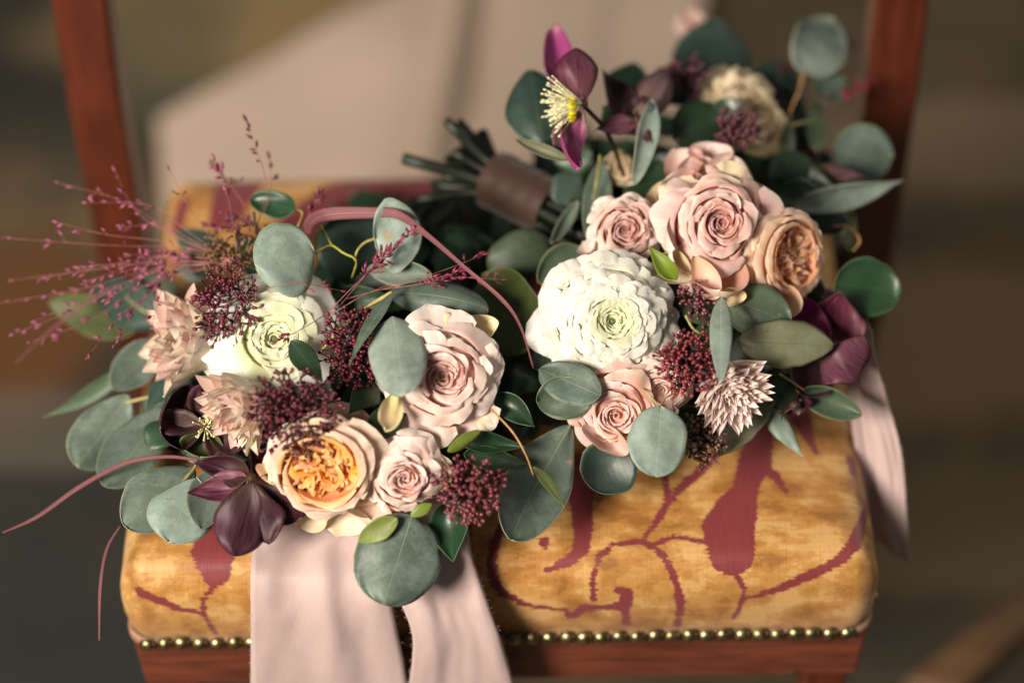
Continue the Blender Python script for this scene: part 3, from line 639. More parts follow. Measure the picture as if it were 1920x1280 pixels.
def skimmia(par, px, py, h, rx, ry, mat='budred', n=150, sd=1, label=None, br=1.35, smat='budstem', lift=2.2, tilt=(0, 0), hole=0.0):
    rn = random.Random(sd*13); c = P(px, py, h); s = mpp(c); n0 = (TOC+Xc*tilt[0]+Uc*tilt[1]).normalized()
    ex = (Xc-n0*Xc.dot(n0)).normalized(); ey = n0.cross(ex)
    root = c-n0*(lift*0.01+0.012); st = MB(); bd = MB(); nb = max(8, n//6)
    for k in range(nb):
        a = k*2.39996; q = math.sqrt((k+0.5)/nb)*0.86
        cx, cy = q*math.cos(a)*rx*s, q*math.sin(a)*ry*s; up = (1-q*q)*0.012+rn.uniform(-.004, .004)
        hub = c+ex*cx+ey*cy+n0*(up-0.006)
        mid = root*0.45+hub*0.55-n0*0.001+ex*rn.uniform(-.002, .002)
        st.tube(catmull([root, mid, hub], 6), [0.0011-0.0005*i/6 for i in range(7)], 5, False)
        od = (n0*1.0+(ex*cx+ey*cy).normalized()*(q*1.1)).normalized()
        for m in range(8+rn.randint(-1, 2)):
            d = (od+Vector((rn.gauss(0, .62), rn.gauss(0, .62), rn.gauss(0, .62)))).normalized()
            if d.dot(n0) < -0.25: d = -d
            L = rn.uniform(.0035, .0085); e = hub+d*L
            st.tube([hub-d*0.001, hub+d*L*0.55+n0*0.0005, e], [.00042, .00038, .00045], 4, False)
            rb = br*0.00092*rn.uniform(.75, 1.15); bd.blob(e-d*rb*0.3, d, rb*2.3, rb, 7, ((0, .35), (.18, .75), (.45, 1), (.75, .86), (.93, .5), (1, .1)))
    o = st.build('skimmia_cluster', smat, par, root)
    if label: o['label'] = label
    b = bd.build('buds', mat, o, root); b['kind'] = 'stuff'
    return o
def plume(par, stems, sd=1, label=None, mat='seed', stalk_r=0.00027):
    rn = random.Random(sd*19); st = MB(); sp = MB(); org = None
    def spike(p, d):
        L = rn.uniform(.0036, .0062); sp.blob(p, d, L, L*rn.uniform(.15, .23), 5, ((0, .3), (.3, 1), (.6, .8), (1, .05)))
    for S_ in stems:
        pts, dens, f0 = S_; q = catmull([P(*p) for p in pts], 26)
        if org is None: org = Vector(q[0])
        st.tube(q, [stalk_r*(1.25-0.75*k/26) for k in range(27)], 5, False)
        for k in range(int(26*f0), 27):
            p = Vector(q[k]); d = Vector(q[min(k+1, 26)]-q[k-1]).normalized()
            if k == 26: spike(p, d); continue
            for _ in range(2):
                if rn.random() < dens:
                    e = (d+Vector((rn.gauss(0, .5), rn.gauss(0, .5), rn.gauss(0, .5)))).normalized(); L = rn.uniform(.001, .008)*(1-0.6*(k/26-f0)/(1.001-f0))
                    st.tube([p, p+(d*.4+e*.6)*L*.6, p+e*L], [stalk_r*.8, stalk_r*.6, stalk_r*.6], 4, False)
                    spike(p+e*L, e)
                    if rn.random() < .55: spike(p+e*L*.6, (e+Vector((rn.gauss(0, .4), rn.gauss(0, .4), rn.gauss(0, .4)))).normalized())
    o = st.build('grass_plume', 'grassstem', par, org)
    if label: o['label'] = label
    b = sp.build('spikelets', mat, o, org); b['kind'] = 'stuff'
    return o
def blade(par, pts, ws, label=None, n=60):
    q = catmull([P(*p[:3]) for p in pts], n); wq = np.interp(np.linspace(0, len(ws)-1, n+1), range(len(ws)), ws); v = []; uv = []
    for k in range(n+1):
        p = Vector(q[k]); d = Vector(q[min(k+1, n)]-q[max(k-1, 0)]).normalized(); sd_ = d.cross(TOC).normalized(); nn = sd_.cross(d)
        for i in range(7):
            u = -1+i/3; w = wq[k]*mpp(p)*0.40
            v.append(p+sd_*u*w+nn*(abs(u)*w*0.15)-Vector(q[0])); uv.append((0.5+u/2, k/n*6))
    o = mesh('grass_blade', v, grid_faces(6, n), 'blade', par, uv, None, True, Vector(q[0])); solid(o, 0.0004)
    if label: o['label'] = label
    return o
def filler(par, cx, cy, rx, ry, h0, n, sd):
    rn = random.Random(sd)
    for k in range(n):
        a = rn.uniform(0, 6.283); q = math.sqrt(rn.random()); x, y = cx+rx*q*math.cos(a), cy+ry*q*math.sin(a)
        h = 0.8+(1-q*q)*h0*rn.uniform(.35, 1); L = rn.uniform(90, 150); a2 = a+rn.gauss(0, .7)
        leaf(par, 'leaf', (x-L*.5*math.cos(a2), y-L*.5*math.sin(a2), h+1.2), (x+L*.5*math.cos(a2), y+L*.5*math.sin(a2), max(.6, h-rn.uniform(.5, 2.5))), rn.uniform(45, 90),
             rn.choice(('dark', 'dark', 'teal', 'dark')), rn.choice(('oval', 'point', 'round')), rn.uniform(-40, 40), lowres=True, thick=0)

#@@BOUQUETS
# ------------------------------------------------------------------ left bouquet
LB = empty('bouquet', P(600, 760, 0.2), 'bouquet of peach and blush roses with magenta grass, its ribbon over the seat front', 'bouquet')
EL = 'eucalyptus_leaf'
filler(LB, 600, 740, 290, 215, 7.5, 80, 3); filler(LB, 820, 470, 190, 90, 4.5, 42, 31); filler(LB, 960, 700, 90, 140, 5.5, 26, 32)
ranunculus(LB, 514, 634, 10.9, 132, (0.10, 0.10), 20, 60, 'creamy white ranunculus with a pale green eye', 3)
protea(LB, 356, 636, 8.6, 118, (-1.1, 0.12), 10, 60, ('protea', 'proteawhite'), 'pale pink pointed protea facing outwards', 2, 0.52)
protea(LB, 452, 762, 9.2, 98, (-0.8, -0.55), 40, 50, ('proteawhite', 'protea'), 'cream pointed protea under the white ranunculus', 5, 0.55)
rose(LB, 832, 712, 11.2, 112, (0.02, -0.05), 30, 34, 'rosepale', 'rosepale', 'large pale pink rose in full swirl', 1.0, 0.05, 4, minner='rose')
garden_rose(LB, 603, 878, 8.4, 108, (-0.12, -0.45), 0, 'peach', 'peach garden rose with ruffled apricot centre', 3)
rose(LB, 757, 892, 7.6, 80, (0.0, -0.25), 70, 30, 'rosepale', 'rosepale', 'small pale pink rose beside the peach rose', 0.8, 0.0, 9, 'rosepale', 2, minner='rose')
# hanging guard petals of the peach rose
for (b, t, w, m) in (((600, 930, 6), (560, 985, 3.5), 85, 'rosecream'), ((640, 945, 6), (635, 1005, 3.2), 110, 'rosecream'), ((690, 930, 6.2), (690, 985, 4.4), 90, 'peachout'), ((640, 860, 7.6), (640, 752, 9.8), 120, 'peachout'), ((680, 880, 7.4), (702, 790, 9.0), 95, 'peachout'), ((770, 890, 6.6), (752, 806, 8.2), 118, 'rosepale'), ((800, 890, 6.6), (842, 880, 7.6), 70, 'rosecream'), ((530, 870, 8.0), (512, 905, 7.6), 90, 'peachout')):
    leaf(LB, 'guard_petal', b, t, w, m, 'obov', 5, 0.4, 0.1, 0, 0.25, thick=0)
leaf(LB, 'guard_petal', (800, 640, 11.6), (935, 603, 12.4), 62, 'rosecream', 'obov', -18, 0.6, 0.05, 0, 0.3, thick=0)
leaf(LB, 'guard_petal', (745, 730, 11.2), (722, 806, 11.0), 46, 'rosecream', 'obov', 0, 0.12, 0.05, 0, 0.4, thick=0)
leaf(LB, 'guard_petal', (828, 606, 11.0), (788, 586, 11.4), 26, 'rosecream', 'obov', 0, 0.4, thick=0)
# hellebores
def hellebore(par, px, py, h, sepals, label, mat='helle', stam=40, stem=None, sm='stamen', axis=None, slen=.0165, sprd=.75):
    c = P(px, py, h); mb = MB(); mb.blob(c-TOC*0.004, TOC, 0.008, 0.004, 8)
    if stem: mb.tube(catmull([c]+[P(*p) for p in stem], 8), 0.0016, 7)
    root = mb.build('hellebore', 'helle', par, c)
    if label: root['label'] = label
    for s in sepals:
        b = P(px+(s[0]-px)*0.06, py+(s[1]-py)*0.06, h+0.1); t = P(s[0], s[1], s[2])
        o = leaf(root, 'sepal', b, t, s[3], s[4] if len(s) > 4 else mat, 'obov' if len(s) < 6 else s[5], s[6] if len(s) > 6 else random.uniform(-25, 25), s[7] if len(s) > 7 else 0.35, s[8] if len(s) > 8 else 0.08, 0.0, 0.34, thick=0.0004)
    if stam:
        ax = axis if axis else TOC; mb = MB(); rn = random.Random(px); e1 = ax.cross(Vector((0, 0, 1))).normalized(); e2 = ax.cross(e1); mt = MB()
        for k in range(stam):
            a = rn.uniform(0, 6.283); q = rn.uniform(.15, 1); d = (ax+(e1*math.cos(a)+e2*math.sin(a))*q*sprd).normalized(); L = rn.uniform(.6, 1.0)*slen
            p0 = c+(e1*math.cos(a)+e2*math.sin(a))*0.003*q+ax*0.001; p1 = p0+d*L; mid = p0+d*L*.5+ax*.001
            mb.tube([p0, mid, p1], [.00038, .00034, .0003], 5, False); mt.blob(p1-d*.0005, d, .0024, .0007, 6)
        st = mb.build('stamens', 'stamen', root, c); st['kind'] = 'stuff'
        an = mt.build('anthers', 'yellow' if sm == 'yellow' else 'stamen', root, c); an['kind'] = 'stuff'
    return root
hellebore(LB, 472, 896, 7.2, [(352, 924, 5.8, 66, 'helleback', 'point', 20, 0.5), (362, 868, 7.0, 58, 'helle', 'point', -15, 0.5), (440, 1042, 4.6, 100, 'helle', 'obov', -12, -0.22, 0.10), (505, 1018, 4.3, 74, 'helle', 'obov', 25, -0.2, 0.06), (572, 966, 5.0, 96, 'helle', 'obov', 14, -0.15, 0.06), (520, 850, 6.0, 70, 'helle', 'obov', 0, 0.2)],
          'dark plum hellebore hanging over the seat edge', stam=0, stem=[(470, 860, 6.8), (466, 800, 5.5)])
hellebore(LB, 385, 800, 7.2, [(318, 745, 9.2, 105, 'helle', 'obov', 25, 0.5, 0.1), (302, 800, 8.4, 80, 'helle', 'obov', 30, 0.5, 0.1), (400, 715, 9.0, 90, 'helle', 'obov', 0, 0.5), (470, 820, 8.2, 80, 'helle', 'obov', -20, 0.4), (375, 858, 6.4, 85, 'olive', 'obov', 0, 0.3), (435, 850, 6.6, 70, 'helle', 'obov', 0, 0.3)],
          'half-open dark plum hellebore with brownish stamens', stam=30, slen=.011)
# skimmia
skimmia(LB, 425, 572, 12.2, 60, 74, 'budred', 210, 1, 'dark burgundy skimmia cluster over the white ranunculus', 1.35)
skimmia(LB, 432, 478, 11.4, 50, 42, 'budbrown', 90, 2, 'brownish skimmia sprig with tan stalks', 1.15, 'budstembrown')
skimmia(LB, 664, 655, 11.4, 62, 80, 'budred', 220, 3, 'dark skimmia cluster beside the large pale rose', 1.35)
skimmia(LB, 552, 772, 11.3, 88, 86, 'budred', 270, 4, 'big burgundy skimmia cluster above the peach rose', 1.40)
skimmia(LB, 880, 918, 7.4, 62, 60, 'budpink', 190, 5, 'rosy skimmia cluster below the large pale rose', 1.35)
# leaves: base, tip, width in photo pixels
for b, t, w, m, sh, kw in [
 ((588, 474, 14.2), (482, 500, 15.0), 146, 'eucpale', 'round', dict(roll=5, cup=-.15, bend=0.03)),
 ((552, 392, 13.5), (472, 374, 13.0), 50, 'dark', 'round', dict(roll=10, cup=.2)),
 ((703, 447, 13.2), (790, 436, 13.6), 132, 'eucpale', 'heart', dict(roll=0, fold=.15, cup=0)),
 ((598, 478, 10.5), (735, 450, 10.0), 128, 'teal', 'round', dict(roll=5)),
 ((688, 506, 11.5), (810, 517, 12.0), 52, 'euc', 'oval', dict(roll=15, cup=.3)),
 ((726, 550, 11.5), (916, 582, 12.0), 74, 'euc', 'obov', dict(roll=-20, cup=-.4)),
 ((735, 594, 13.2), (758, 740, 13.0), 106, 'eucpale', 'round', dict(roll=-5, cup=-.15)),
 ((738, 548, 13.0), (655, 685, 13.4), 26, 'euc', 'lance', dict(roll=25, cup=.1)),
 ((905, 520, 8.5), (985, 655, 9.0), 142, 'olive', 'round', dict(roll=0, cup=.15)),
 ((772, 966, 5.2), (718, 1133, 2.2), 168, 'euc', 'round', dict(roll=0, cup=-.12, bend=.05)),
 ((745, 972, 6.0), (672, 1014, 5.0), 42, 'lime', 'oval', dict(roll=0)),
 ((836, 940, 5.2), (850, 1053, 3.2), 80, 'dark', 'point', dict(roll=15, cup=.4)),
 ((1070, 795, 6.0), (958, 1012, 3.8), 128, 'euc', 'obov', dict(roll=-8, cup=.2, bend=.05)),
 ((365, 878, 4.6), (232, 985, 3.4), 112, 'euc', 'obov', dict(roll=5, cup=-.1)),
 ((368, 898, 5.2), (315, 1016, 4.2), 122, 'eucpale', 'obov', dict(roll=0, cup=-.15)),
 ((400, 880, 5.6), (378, 992, 4.6), 80, 'euc', 'oval', dict(roll=10)),
 ((440, 900, 5.0), (440, 1010, 3.4), 90, 'teal', 'oval', dict(roll=0)),
 ((240, 742, 3.4), (145, 874, 1.6), 112, 'euc', 'obov', dict(roll=0)),
 ((312, 762, 4.4), (196, 912, 2.4), 112, 'euc', 'obov', dict(roll=10)),
 ((240, 690, 3.4), (80, 782, 1.2), 34, 'eucgreen', 'lance', dict(roll=35)),
 ((292, 640, 4.6), (212, 730, 3.4), 78, 'euc', 'oval', dict(roll=0)),
 ((252, 618, 3.0), (92, 568, 1.4), 74, 'olive', 'oval', dict(roll=0)),
 ((320, 600, 4.4), (182, 540, 3.4), 92, 'teal', 'oval', dict(roll=-10)),
 ((330, 560, 4.2), (240, 530, 4.4), 90, 'eucgreen', 'oval', dict(roll=-10)),
 ((420, 480, 6.5), (330, 434, 6.5), 62, 'teal', 'oval', dict(roll=10)),
 ((400, 500, 5.5), (330, 500, 5.5), 60, 'euc', 'oval', dict(roll=10)),
 ((322, 705, 6.0), (276, 768, 5.4), 48, 'teal', 'point', dict(roll=20)),
 ((320, 790, 4.2), (280, 840, 3.6), 60, 'dark', 'oval', dict(roll=20)),
 ((345, 850, 4.6), (480, 858, 4.6), 56, 'teal', 'point', dict(roll=0)),
 ((690, 820, 9.4), (770, 745, 9.6), 62, 'dark', 'point', dict(roll=0)),
 ((705, 720, 9.2), (655, 775, 9.6), 60, 'dark', 'point', dict(roll=0)),
 ((930, 740, 8.8), (1002, 800, 8.2), 50, 'dark', 'point', dict(roll=20, cup=.5)),
 ((860, 822, 8.4), (985, 838, 7.2), 42, 'dark', 'point', dict(roll=-10, cup=.4)),
 ((870, 850, 7.0), (990, 870, 6.0), 48, 'dark', 'point', dict(roll=10, cup=.4)),
 ((545, 640, 11.6), (605, 715, 11.6), 52, 'dark', 'point', dict(roll=0)),
 ((620, 560, 9.0), (740, 560, 9.0), 60, 'dark', 'point', dict(roll=10)),
 ((600, 600, 10.0), (640, 545, 10.2), 50, 'dark', 'point', dict(roll=10)),
 ((840, 845, 9.0), (900, 808, 8.8), 26, 'lime', 'oval', dict(roll=20)),
 ((810, 945, 6.4), (770, 966, 6.0), 22, 'lime', 'oval', dict(roll=0)),
 ((270, 745, 3.5), (320, 800, 3.2), 60, 'eucgreen', 'oval', dict(roll=20)),
 ((400, 455, 8.0), (372, 520, 8.0), 60, 'dark', 'oval', dict(roll=20)),
 ((500, 520, 9.0), (450, 440, 8.0), 70, 'dark', 'oval', dict(roll=20)),
 ((640, 545, 8.0), (800, 545, 8.0), 90, 'dark', 'oval', dict(roll=10)),
 ((840, 560, 7.0), (890, 460, 6.0), 90, 'dark', 'oval', dict(roll=10)),
]:
    nm = EL if m in ('euc', 'eucpale', 'eucgreen') else ('leaf' if m != 'teal' else EL)
    leaf(LB, nm, b, t, w, m, sh, **kw)
stalk(LB, 'leaf_stalk', [(588, 474, 14.2), (604, 466, 13.9), (622, 460, 13.6), (645, 475, 13.2), (668, 488, 12.8), (660, 520, 11)], .0010)
stalk(LB, 'leaf_stalk', [(622, 460, 13.6), (612, 440, 13.4), (602, 422, 13.2)], .0008)
stalk(LB, 'leaf_stalk', [(704, 447, 13.2), (684, 455, 13.2), (670, 470, 13.0), (665, 488, 12.8)], .0011)
stalk(LB, 'leaf_stalk', [(552, 391, 13.4), (567, 400, 13.0), (556, 430, 12.6), (548, 460, 11)], .0007)
stalk(LB, 'leaf_stalk', [(476, 398, 13.2), (480, 430, 12.5), (490, 460, 11)], .0010, 'stemd')
stalk(LB, 'leaf_stalk', [(300, 655, 4.6), (255, 675, 3.8), (215, 690, 3.2)], .0014)
stalk(LB, 'leaf_stalk', [(300, 740, 4.0), (262, 748, 3.6), (232, 756, 3.0)], .0015)
stalk(LB, 'leaf_stalk', [(310, 596, 4.8), (268, 582, 4.4), (236, 556, 4.6)], .0008)
stalk(LB, 'leaf_stalk', [(372, 862, 5.0), (362, 880, 4.9), (340, 905, 4.8)], .0011)
stalk(LB, 'leaf_stalk', [(920, 766, 9.6), (960, 808, 9.0), (985, 850, 8.2), (1000, 890, 7.6)], .0008, 'stemo')
leaf(LB, 'leaf', (1000, 875, 8.0), (1062, 955, 5.2), 20, 'olive', 'lance', 20, 0.1, 0.1)
stalk(LB, 'leaf_stalk', [(735, 548, 13.0), (690, 575, 12.4), (640, 615, 11.8), (600, 660, 11.0)], .0016)
blade(LB, [(576, 440, 12.0), (584, 415, 13.0), (620, 401, 14.0), (690, 399, 14.6), (745, 402, 14.8), (800, 440, 14.8), (870, 500, 14.4), (940, 560, 13.6), (975, 610, 12.6), (1000, 690, 11.0)], [14, 30, 32, 27, 22, 13, 9, 10, 6, 3], 'burgundy grass blade arching over the leaves')
blade(LB, [(372, 862, 5.4), (310, 856, 5.2), (235, 868, 4.2), (150, 912, 3.0), (70, 968, 2.0), (5, 998, 1.4)], [7, 8, 10, 11, 9, 3], 'thin dusty pink grass blade reaching past the seat')
blade(LB, [(225, 985, 1.6), (200, 1030, 1.0), (188, 1100, 0.0), (186, 1200, -2.0)], [4, 7, 8, 4])
blade(LB, [(380, 485, 7), (300, 503, 5.8), (200, 545, 4.4), (100, 615, 3.0), (30, 680, 2.0)], [5, 6, 6, 6, 3])
stems = []
O = (445, 495, 11.5)
for e in [((330, 440, 12), (230, 378, 12.5), (110, 343, 13)), ((330, 445, 12), (255, 395, 13), (216, 322, 14)), ((390, 440, 12.5), (350, 380, 13.5), (320, 322, 14.5)), ((440, 440, 13), (425, 360, 14.5), (403, 302, 16)),
          ((350, 465, 11), (210, 460, 11), (0, 446, 11)), ((320, 455, 11.5), (200, 440, 12), (112, 418, 12.5)), ((360, 450, 12), (300, 420, 12), (232, 428, 12)), ((360, 440, 12), (280, 385, 13), (165, 380, 13.5))]:
    stems.append(((O,)+e, 0.22, 0.62))
for e in [((300, 500, 10), (160, 540, 8.5), (0, 568, 7)), ((300, 505, 10), (150, 575, 8), (28, 625, 7)), ((310, 490, 11), (180, 505, 10), (25, 525, 8.5)), ((330, 520, 9.5), (230, 590, 9), (165, 668, 9)), ((340, 480, 11), (220, 495, 10.5), (90, 520, 10)),
          ((330, 470, 11), (250, 490, 11), (150, 500, 11)), ((300, 520, 9), (170, 600, 7.5), (60, 640, 7)), ((320, 500, 10), (200, 545, 9), (70, 600, 8)), ((340, 500, 10.5), (270, 560, 10), (215, 645, 10)), ((370, 470, 11), (300, 470, 11), (240, 480, 11)), ((360, 490, 11), (290, 510, 11), (200, 560, 10.5)), ((360, 500, 10.8), (310, 530, 11), (285, 610, 11.4)), ((350, 480, 11), (270, 490, 10.6), (160, 530, 10)), ((360, 482, 11), (300, 488, 10.8), (215, 515, 10.4))]:
    stems.append(((O,)+e, 0.30, 0.32))
plume(LB, stems, 1, 'magenta grass plume fanning out past the seat corner')
plume(LB, [(((480, 430, 12.5), (500, 350, 13.5), (480, 280, 16.5), (461, 228, 17.5)), .35, .5), (((495, 400, 13), (508, 350, 13.6), (505, 300, 14)), .3, .6), (((560, 440, 12), (580, 400, 13), (600, 365, 13.6)), .7, .5), (((540, 470, 12), (480, 425, 12), (420, 400, 12)), .9, .3), (((520, 480, 12), (460, 440, 12.2), (390, 425, 12)), .8, .3), (((470, 400, 12), (430, 345, 12.5), (400, 305, 13)), .5, .4)],
      2, 'upright grass sprig with dark seeds behind the round pale leaf', 'seeddark')
plume(LB, [(((620, 590, 12), (700, 545, 13), (800, 520, 13.2), (940, 524, 13)), .8, .62), (((640, 570, 12), (700, 500, 13.4), (775, 430, 14.6)), .8, .45), (((650, 560, 12), (760, 530, 13), (850, 500, 13.2), (905, 478, 13.4)), .35, .75), (((620, 580, 12), (680, 520, 13.6), (740, 465, 14.8)), .9, .5), (((700, 545, 12.6), (800, 530, 13.2), (870, 505, 13.4)), .7, .5), (((610, 590, 12.6), (560, 620, 13), (520, 640, 13.2)), .25, .5), (((500, 540, 14.8), (560, 530, 15), (640, 545, 13)), .15, .5)],
      3, 'rosy grass sprays crossing the pale leaves')
# ribbon of the left bouquet
def ribbon(par, rows, name, folds, label=None, n=70, m=26, seed=1):
    Lq = catmull([r[0] for r in rows], n); Rq = catmull([r[1] for r in rows], n); v = []; uv = []
    for k in range(n+1):
        a, b = Lq[k], Rq[k]; d = b-a; t = Lq[min(k+1, n)]-Lq[max(k-1, 0)]; nn = np.cross(d, t); nn = nn/np.linalg.norm(nn)
        if nn@np.array(TOC) < 0: nn = -nn
        for i in range(m+1):
            u = i/m; z = sum(am*math.exp(-((u-(c0+(c1-c0)*k/n))/wd)**2) for am, c0, c1, wd in folds)*(0.35+0.65*math.sin(math.pi*min(1, k/n*1.1+.1)))
            z += 0.0022*noise.noise((u*3+seed, k/n*4, seed))+0.0010*noise.noise((u*9+k/n*5+seed, k/n*7-u*3, seed*2)); e = 0.0005*noise.noise((k*0.9, u*3, seed)) if i in (0, m) else 0
            p = a+d*u+nn*z+d/np.linalg.norm(d)*e; v.append(Vector(p)); uv.append((u, k/n*2))
    o0 = v[0].copy(); o = mesh(name, [p-o0 for p in v], grid_faces(m, n), 'ribbon', par, uv, None, True, o0); solid(o, 0.0007)
    if label: o['label'] = label
    mb = MB(); rn = random.Random(seed)                       # frayed threads along both edges
    for q, sg in ((Lq, -1), (Rq, 1)):
        for k in range(55):
            i = rn.uniform(0, n-1.01); j = int(i); p = Vector(q[j]*(1-(i-j))+q[j+1]*(i-j)); d = Vector((Rq[j]-Lq[j])).normalized()*sg; tt = Vector(q[j+1]-q[j]).normalized()
            L = rn.uniform(.0005, .0018); e = d+tt*rn.uniform(-1.2, 1.2)+TOC*rn.uniform(-.2, .4)
            mb.tube([p-d*.0005, p+e*L*.6, p+e*L+tt*rn.uniform(-.0006, .0006)], [.00013]*3, 3, False)
    fr = mb.build('frayed_edge', 'ribbon', o, o0); fr['kind'] = 'stuff'
    return o
ribbon(LB, [(P(560, 900, 3.0), P(770, 900, 3.0)), (P(515, 960, 1.9), P(760, 960, 2.0)), (P(478, 1015, 1.0), P(742, 1030, 1.1)), (PY(470, 1080, -0.010), PY(735, 1095, -0.012)), (PY(470, 1150, -0.020), PY(738, 1140, -0.020)), (PY(470, 1220, -.024), PY(752, 1210, -.023)), (PY(470, 1310, -.025), PY(766, 1300, -.024)), (PY(468, 1420, -.025), PY(775, 1400, -.022))],
       'ribbon_tail', [(0.006, .45, .62, .10), (-0.004, .25, .35, .12), (0.005, .80, .95, .10)], 'wide dusty pink ribbon tail hanging over the seat front', seed=2)
ribbon(LB, [(P(690, 900, 3.2), P(860, 920, 3.2)), (P(690, 970, 2.2), P(876, 980, 2.0)), (P(700, 1030, 1.1), P(886, 1040, 1.0)), (PY(735, 1100, -0.008), PY(905, 1098, -0.010)), (PY(756, 1140, -0.018), PY(922, 1150, -0.019)), (PY(774, 1200, -.026), PY(940, 1200, -.024)), (PY(766, 1290, -.030), PY(966, 1290, -.026)), (PY(755, 1400, -.03), PY(985, 1400, -.026))],
       'ribbon_tail', [(0.004, .3, .2, .12), (0.004, .95, .9, .08)], 'narrower dusty pink ribbon tail with a frayed edge', seed=5)
# stems of the left bouquet
def handle(par, a, b, c, r0, sd, wrap=True, nst=22, flare=1.8, ln=0.08):
    rn = random.Random(sd); A, B, Cc = a, b, c; d = (B-A).normalized(); e1 = d.cross(Vector((0, 0, 1))).normalized(); e2 = d.cross(e1)
    for k in range(nst):
        th = k*2.39996; q = r0*0.86*math.sqrt((k+.5)/nst); o0 = (e1*math.cos(th)+e2*math.sin(th))*q
        d2 = (Cc-B).normalized(); ee = B+d2*((Cc-B).length*rn.uniform(.55, 1.05))+o0*rn.uniform(1.0, flare)+Vector((0, 0, max(0, 0)))
        q3 = catmull([A+o0*1.4, (A+B)/2+o0, B+o0, ee], 10); mb = MB(); mb.tube(q3, rn.uniform(.0028, .0046), 7); mb.build('stem', 'stemd', par, A)
    if wrap:
        mb = MB(); q = catmull([A*0.55+B*0.45, (A*0.3+B*0.7), B], 14); v = []
        for k in range(15):
            for j in range(28):
                th = 2*math.pi*j/28; rr = r0*(1.04+0.018*math.sin(k*1.7+th)+0.02*noise.noise((k*.8, th, 1))); v.append(Vector(q[k])+(e1*math.cos(th)+e2*math.sin(th))*rr)
        mb.add(v, grid_faces(28, 14, 0, True)); mb.build('stem_wrap', 'wrap', par, A)
handle(LB, P(640, 620, 4.0), P(760, 470, 2.6), P(830, 395, 2.4), 0.016, 4)

# ------------------------------------------------------------------ right bouquet
RB = empty('bouquet', P(1300, 600, 0.2), 'bouquet with a big white ranunculus and dusty pink rose, its stems lying across the seat', 'bouquet')
filler(RB, 1270, 560, 230, 230, 8.5, 70, 8); filler(RB, 1330, 330, 190, 150, 9, 40, 9); filler(RB, 1060, 380, 70, 110, 9, 26, 10)
ranunculus(RB, 1150, 602, 12.2, 136, (0.10, 0.0), 0, 110, 'large white ranunculus with densely ruffled petals', 1)
rose(RB, 1348, 418, 14.5, 108, (0.20, 0.0), 200, 32, 'rose', 'rose', 'large dusty pink rose opening sideways', 1.05, 0.06, 2, minner='rosedeep')
rose(RB, 1172, 432, 13.0, 72, (0.05, -0.05), 10, 32, 'rose', 'rosepale', 'small dusty pink rose with a tight dark eye', 0.55, 0.08, 7, 'rosepale', 2, minner='rosedeep')
garden_rose(RB, 1485, 482, 11.5, 92, (0.85, -0.1), 0, 'coral', 'blush garden rose with coral centre turned outwards', 8, 52)
rose(RB, 1402, 208, 11.3, 90, (0.60, 0.25), 0, 26, 'rosecream', 'rosecream', 'cream yellow rose at the back of the bouquet', 0.8, 0, 12)
protea(RB, 1362, 722, 8.8, 100, (0.45, -0.75), 0, 150, ('proteapink', 'proteapink'), 'silky pink protea with needle-thin bracts', 8, 0.46, 0.66)
rose(RB, 1160, 775, 7.6, 92, (-0.10, -0.35), 50, 24, 'rose', 'rose', 'shaded dusty pink rose below the white ranunculus', 0.9, 0, 15)
rose(RB, 1235, 730, 8.4, 62, (0.1, -0.4), 50, 20, 'rosepale', 'rosepale', 'half-hidden blush rose between ranunculus and protea', 0.8, 0, 16, 'rosepale', 1)
rose(RB, 1165, 315, 11.5, 40, (0.0, 0.2), 0, 12, 'rosecream', 'rosecream', 'small closed cream rosebud', 0.25, 0, 21, 'rosecream', 0)
rose(RB, 1295, 45, 7.0, 34, (0.2, 0.3), 0, 12, 'rosepale', 'rosepale', 'blurred blush bud at the far end', 0.5, 0, 23, 'rosepale', 0)
for (b, t, w, m) in (((1330, 400, 13.4), (1236, 350, 14.6), 130, 'rose'), ((1330, 440, 13.2), (1262, 470, 14.0), 120, 'rosepale'), ((1340, 400, 13.4), (1300, 292, 14.8), 110, 'rose'), ((1360, 390, 13.4), (1372, 292, 14.6), 100, 'rosepale'), ((1380, 400, 13), (1430, 350, 13.8), 90, 'rose'), ((1350, 450, 12.8), (1350, 545, 13.2), 110, 'rose'), ((1368, 250, 10.2), (1352, 124, 12.0), 92, 'rosecream'), ((1398, 285, 10.2), (1464, 205, 12.0), 110, 'rosecream'), ((1440, 500, 11.4), (1398, 505, 12.0), 120, 'peachout'), ((1450, 440, 11.6), (1440, 388, 12.4), 100, 'peachout'), ((1270, 380, 14), (1208, 375, 13), 95, 'rosecream'), ((1270, 470, 13.2), (1252, 530, 12.0), 80, 'rosecream'), ((1300, 480, 13.6), (1345, 560, 12.2), 52, 'peachout'), ((1365, 540, 12.2), (1372, 575, 11.2), 60, 'rosecream'), ((1300, 330, 14.6), (1265, 280, 14.2), 80, 'rose'), ((1340, 310, 14.8), (1330, 268, 14.4), 90, 'rose'), ((1110, 470, 12.2), (1092, 455, 12), 45, 'rosepale'),
                     ((1440, 540, 10.6), (1500, 585, 9.8), 60, 'peachout'), ((1150, 800, 7.5), (1125, 842, 6.6), 100, 'rosepale')):
    leaf(RB, 'guard_petal', b, t, w, m, 'obov', 8, 0.5, 0.08, 0, 0.3, thick=0)
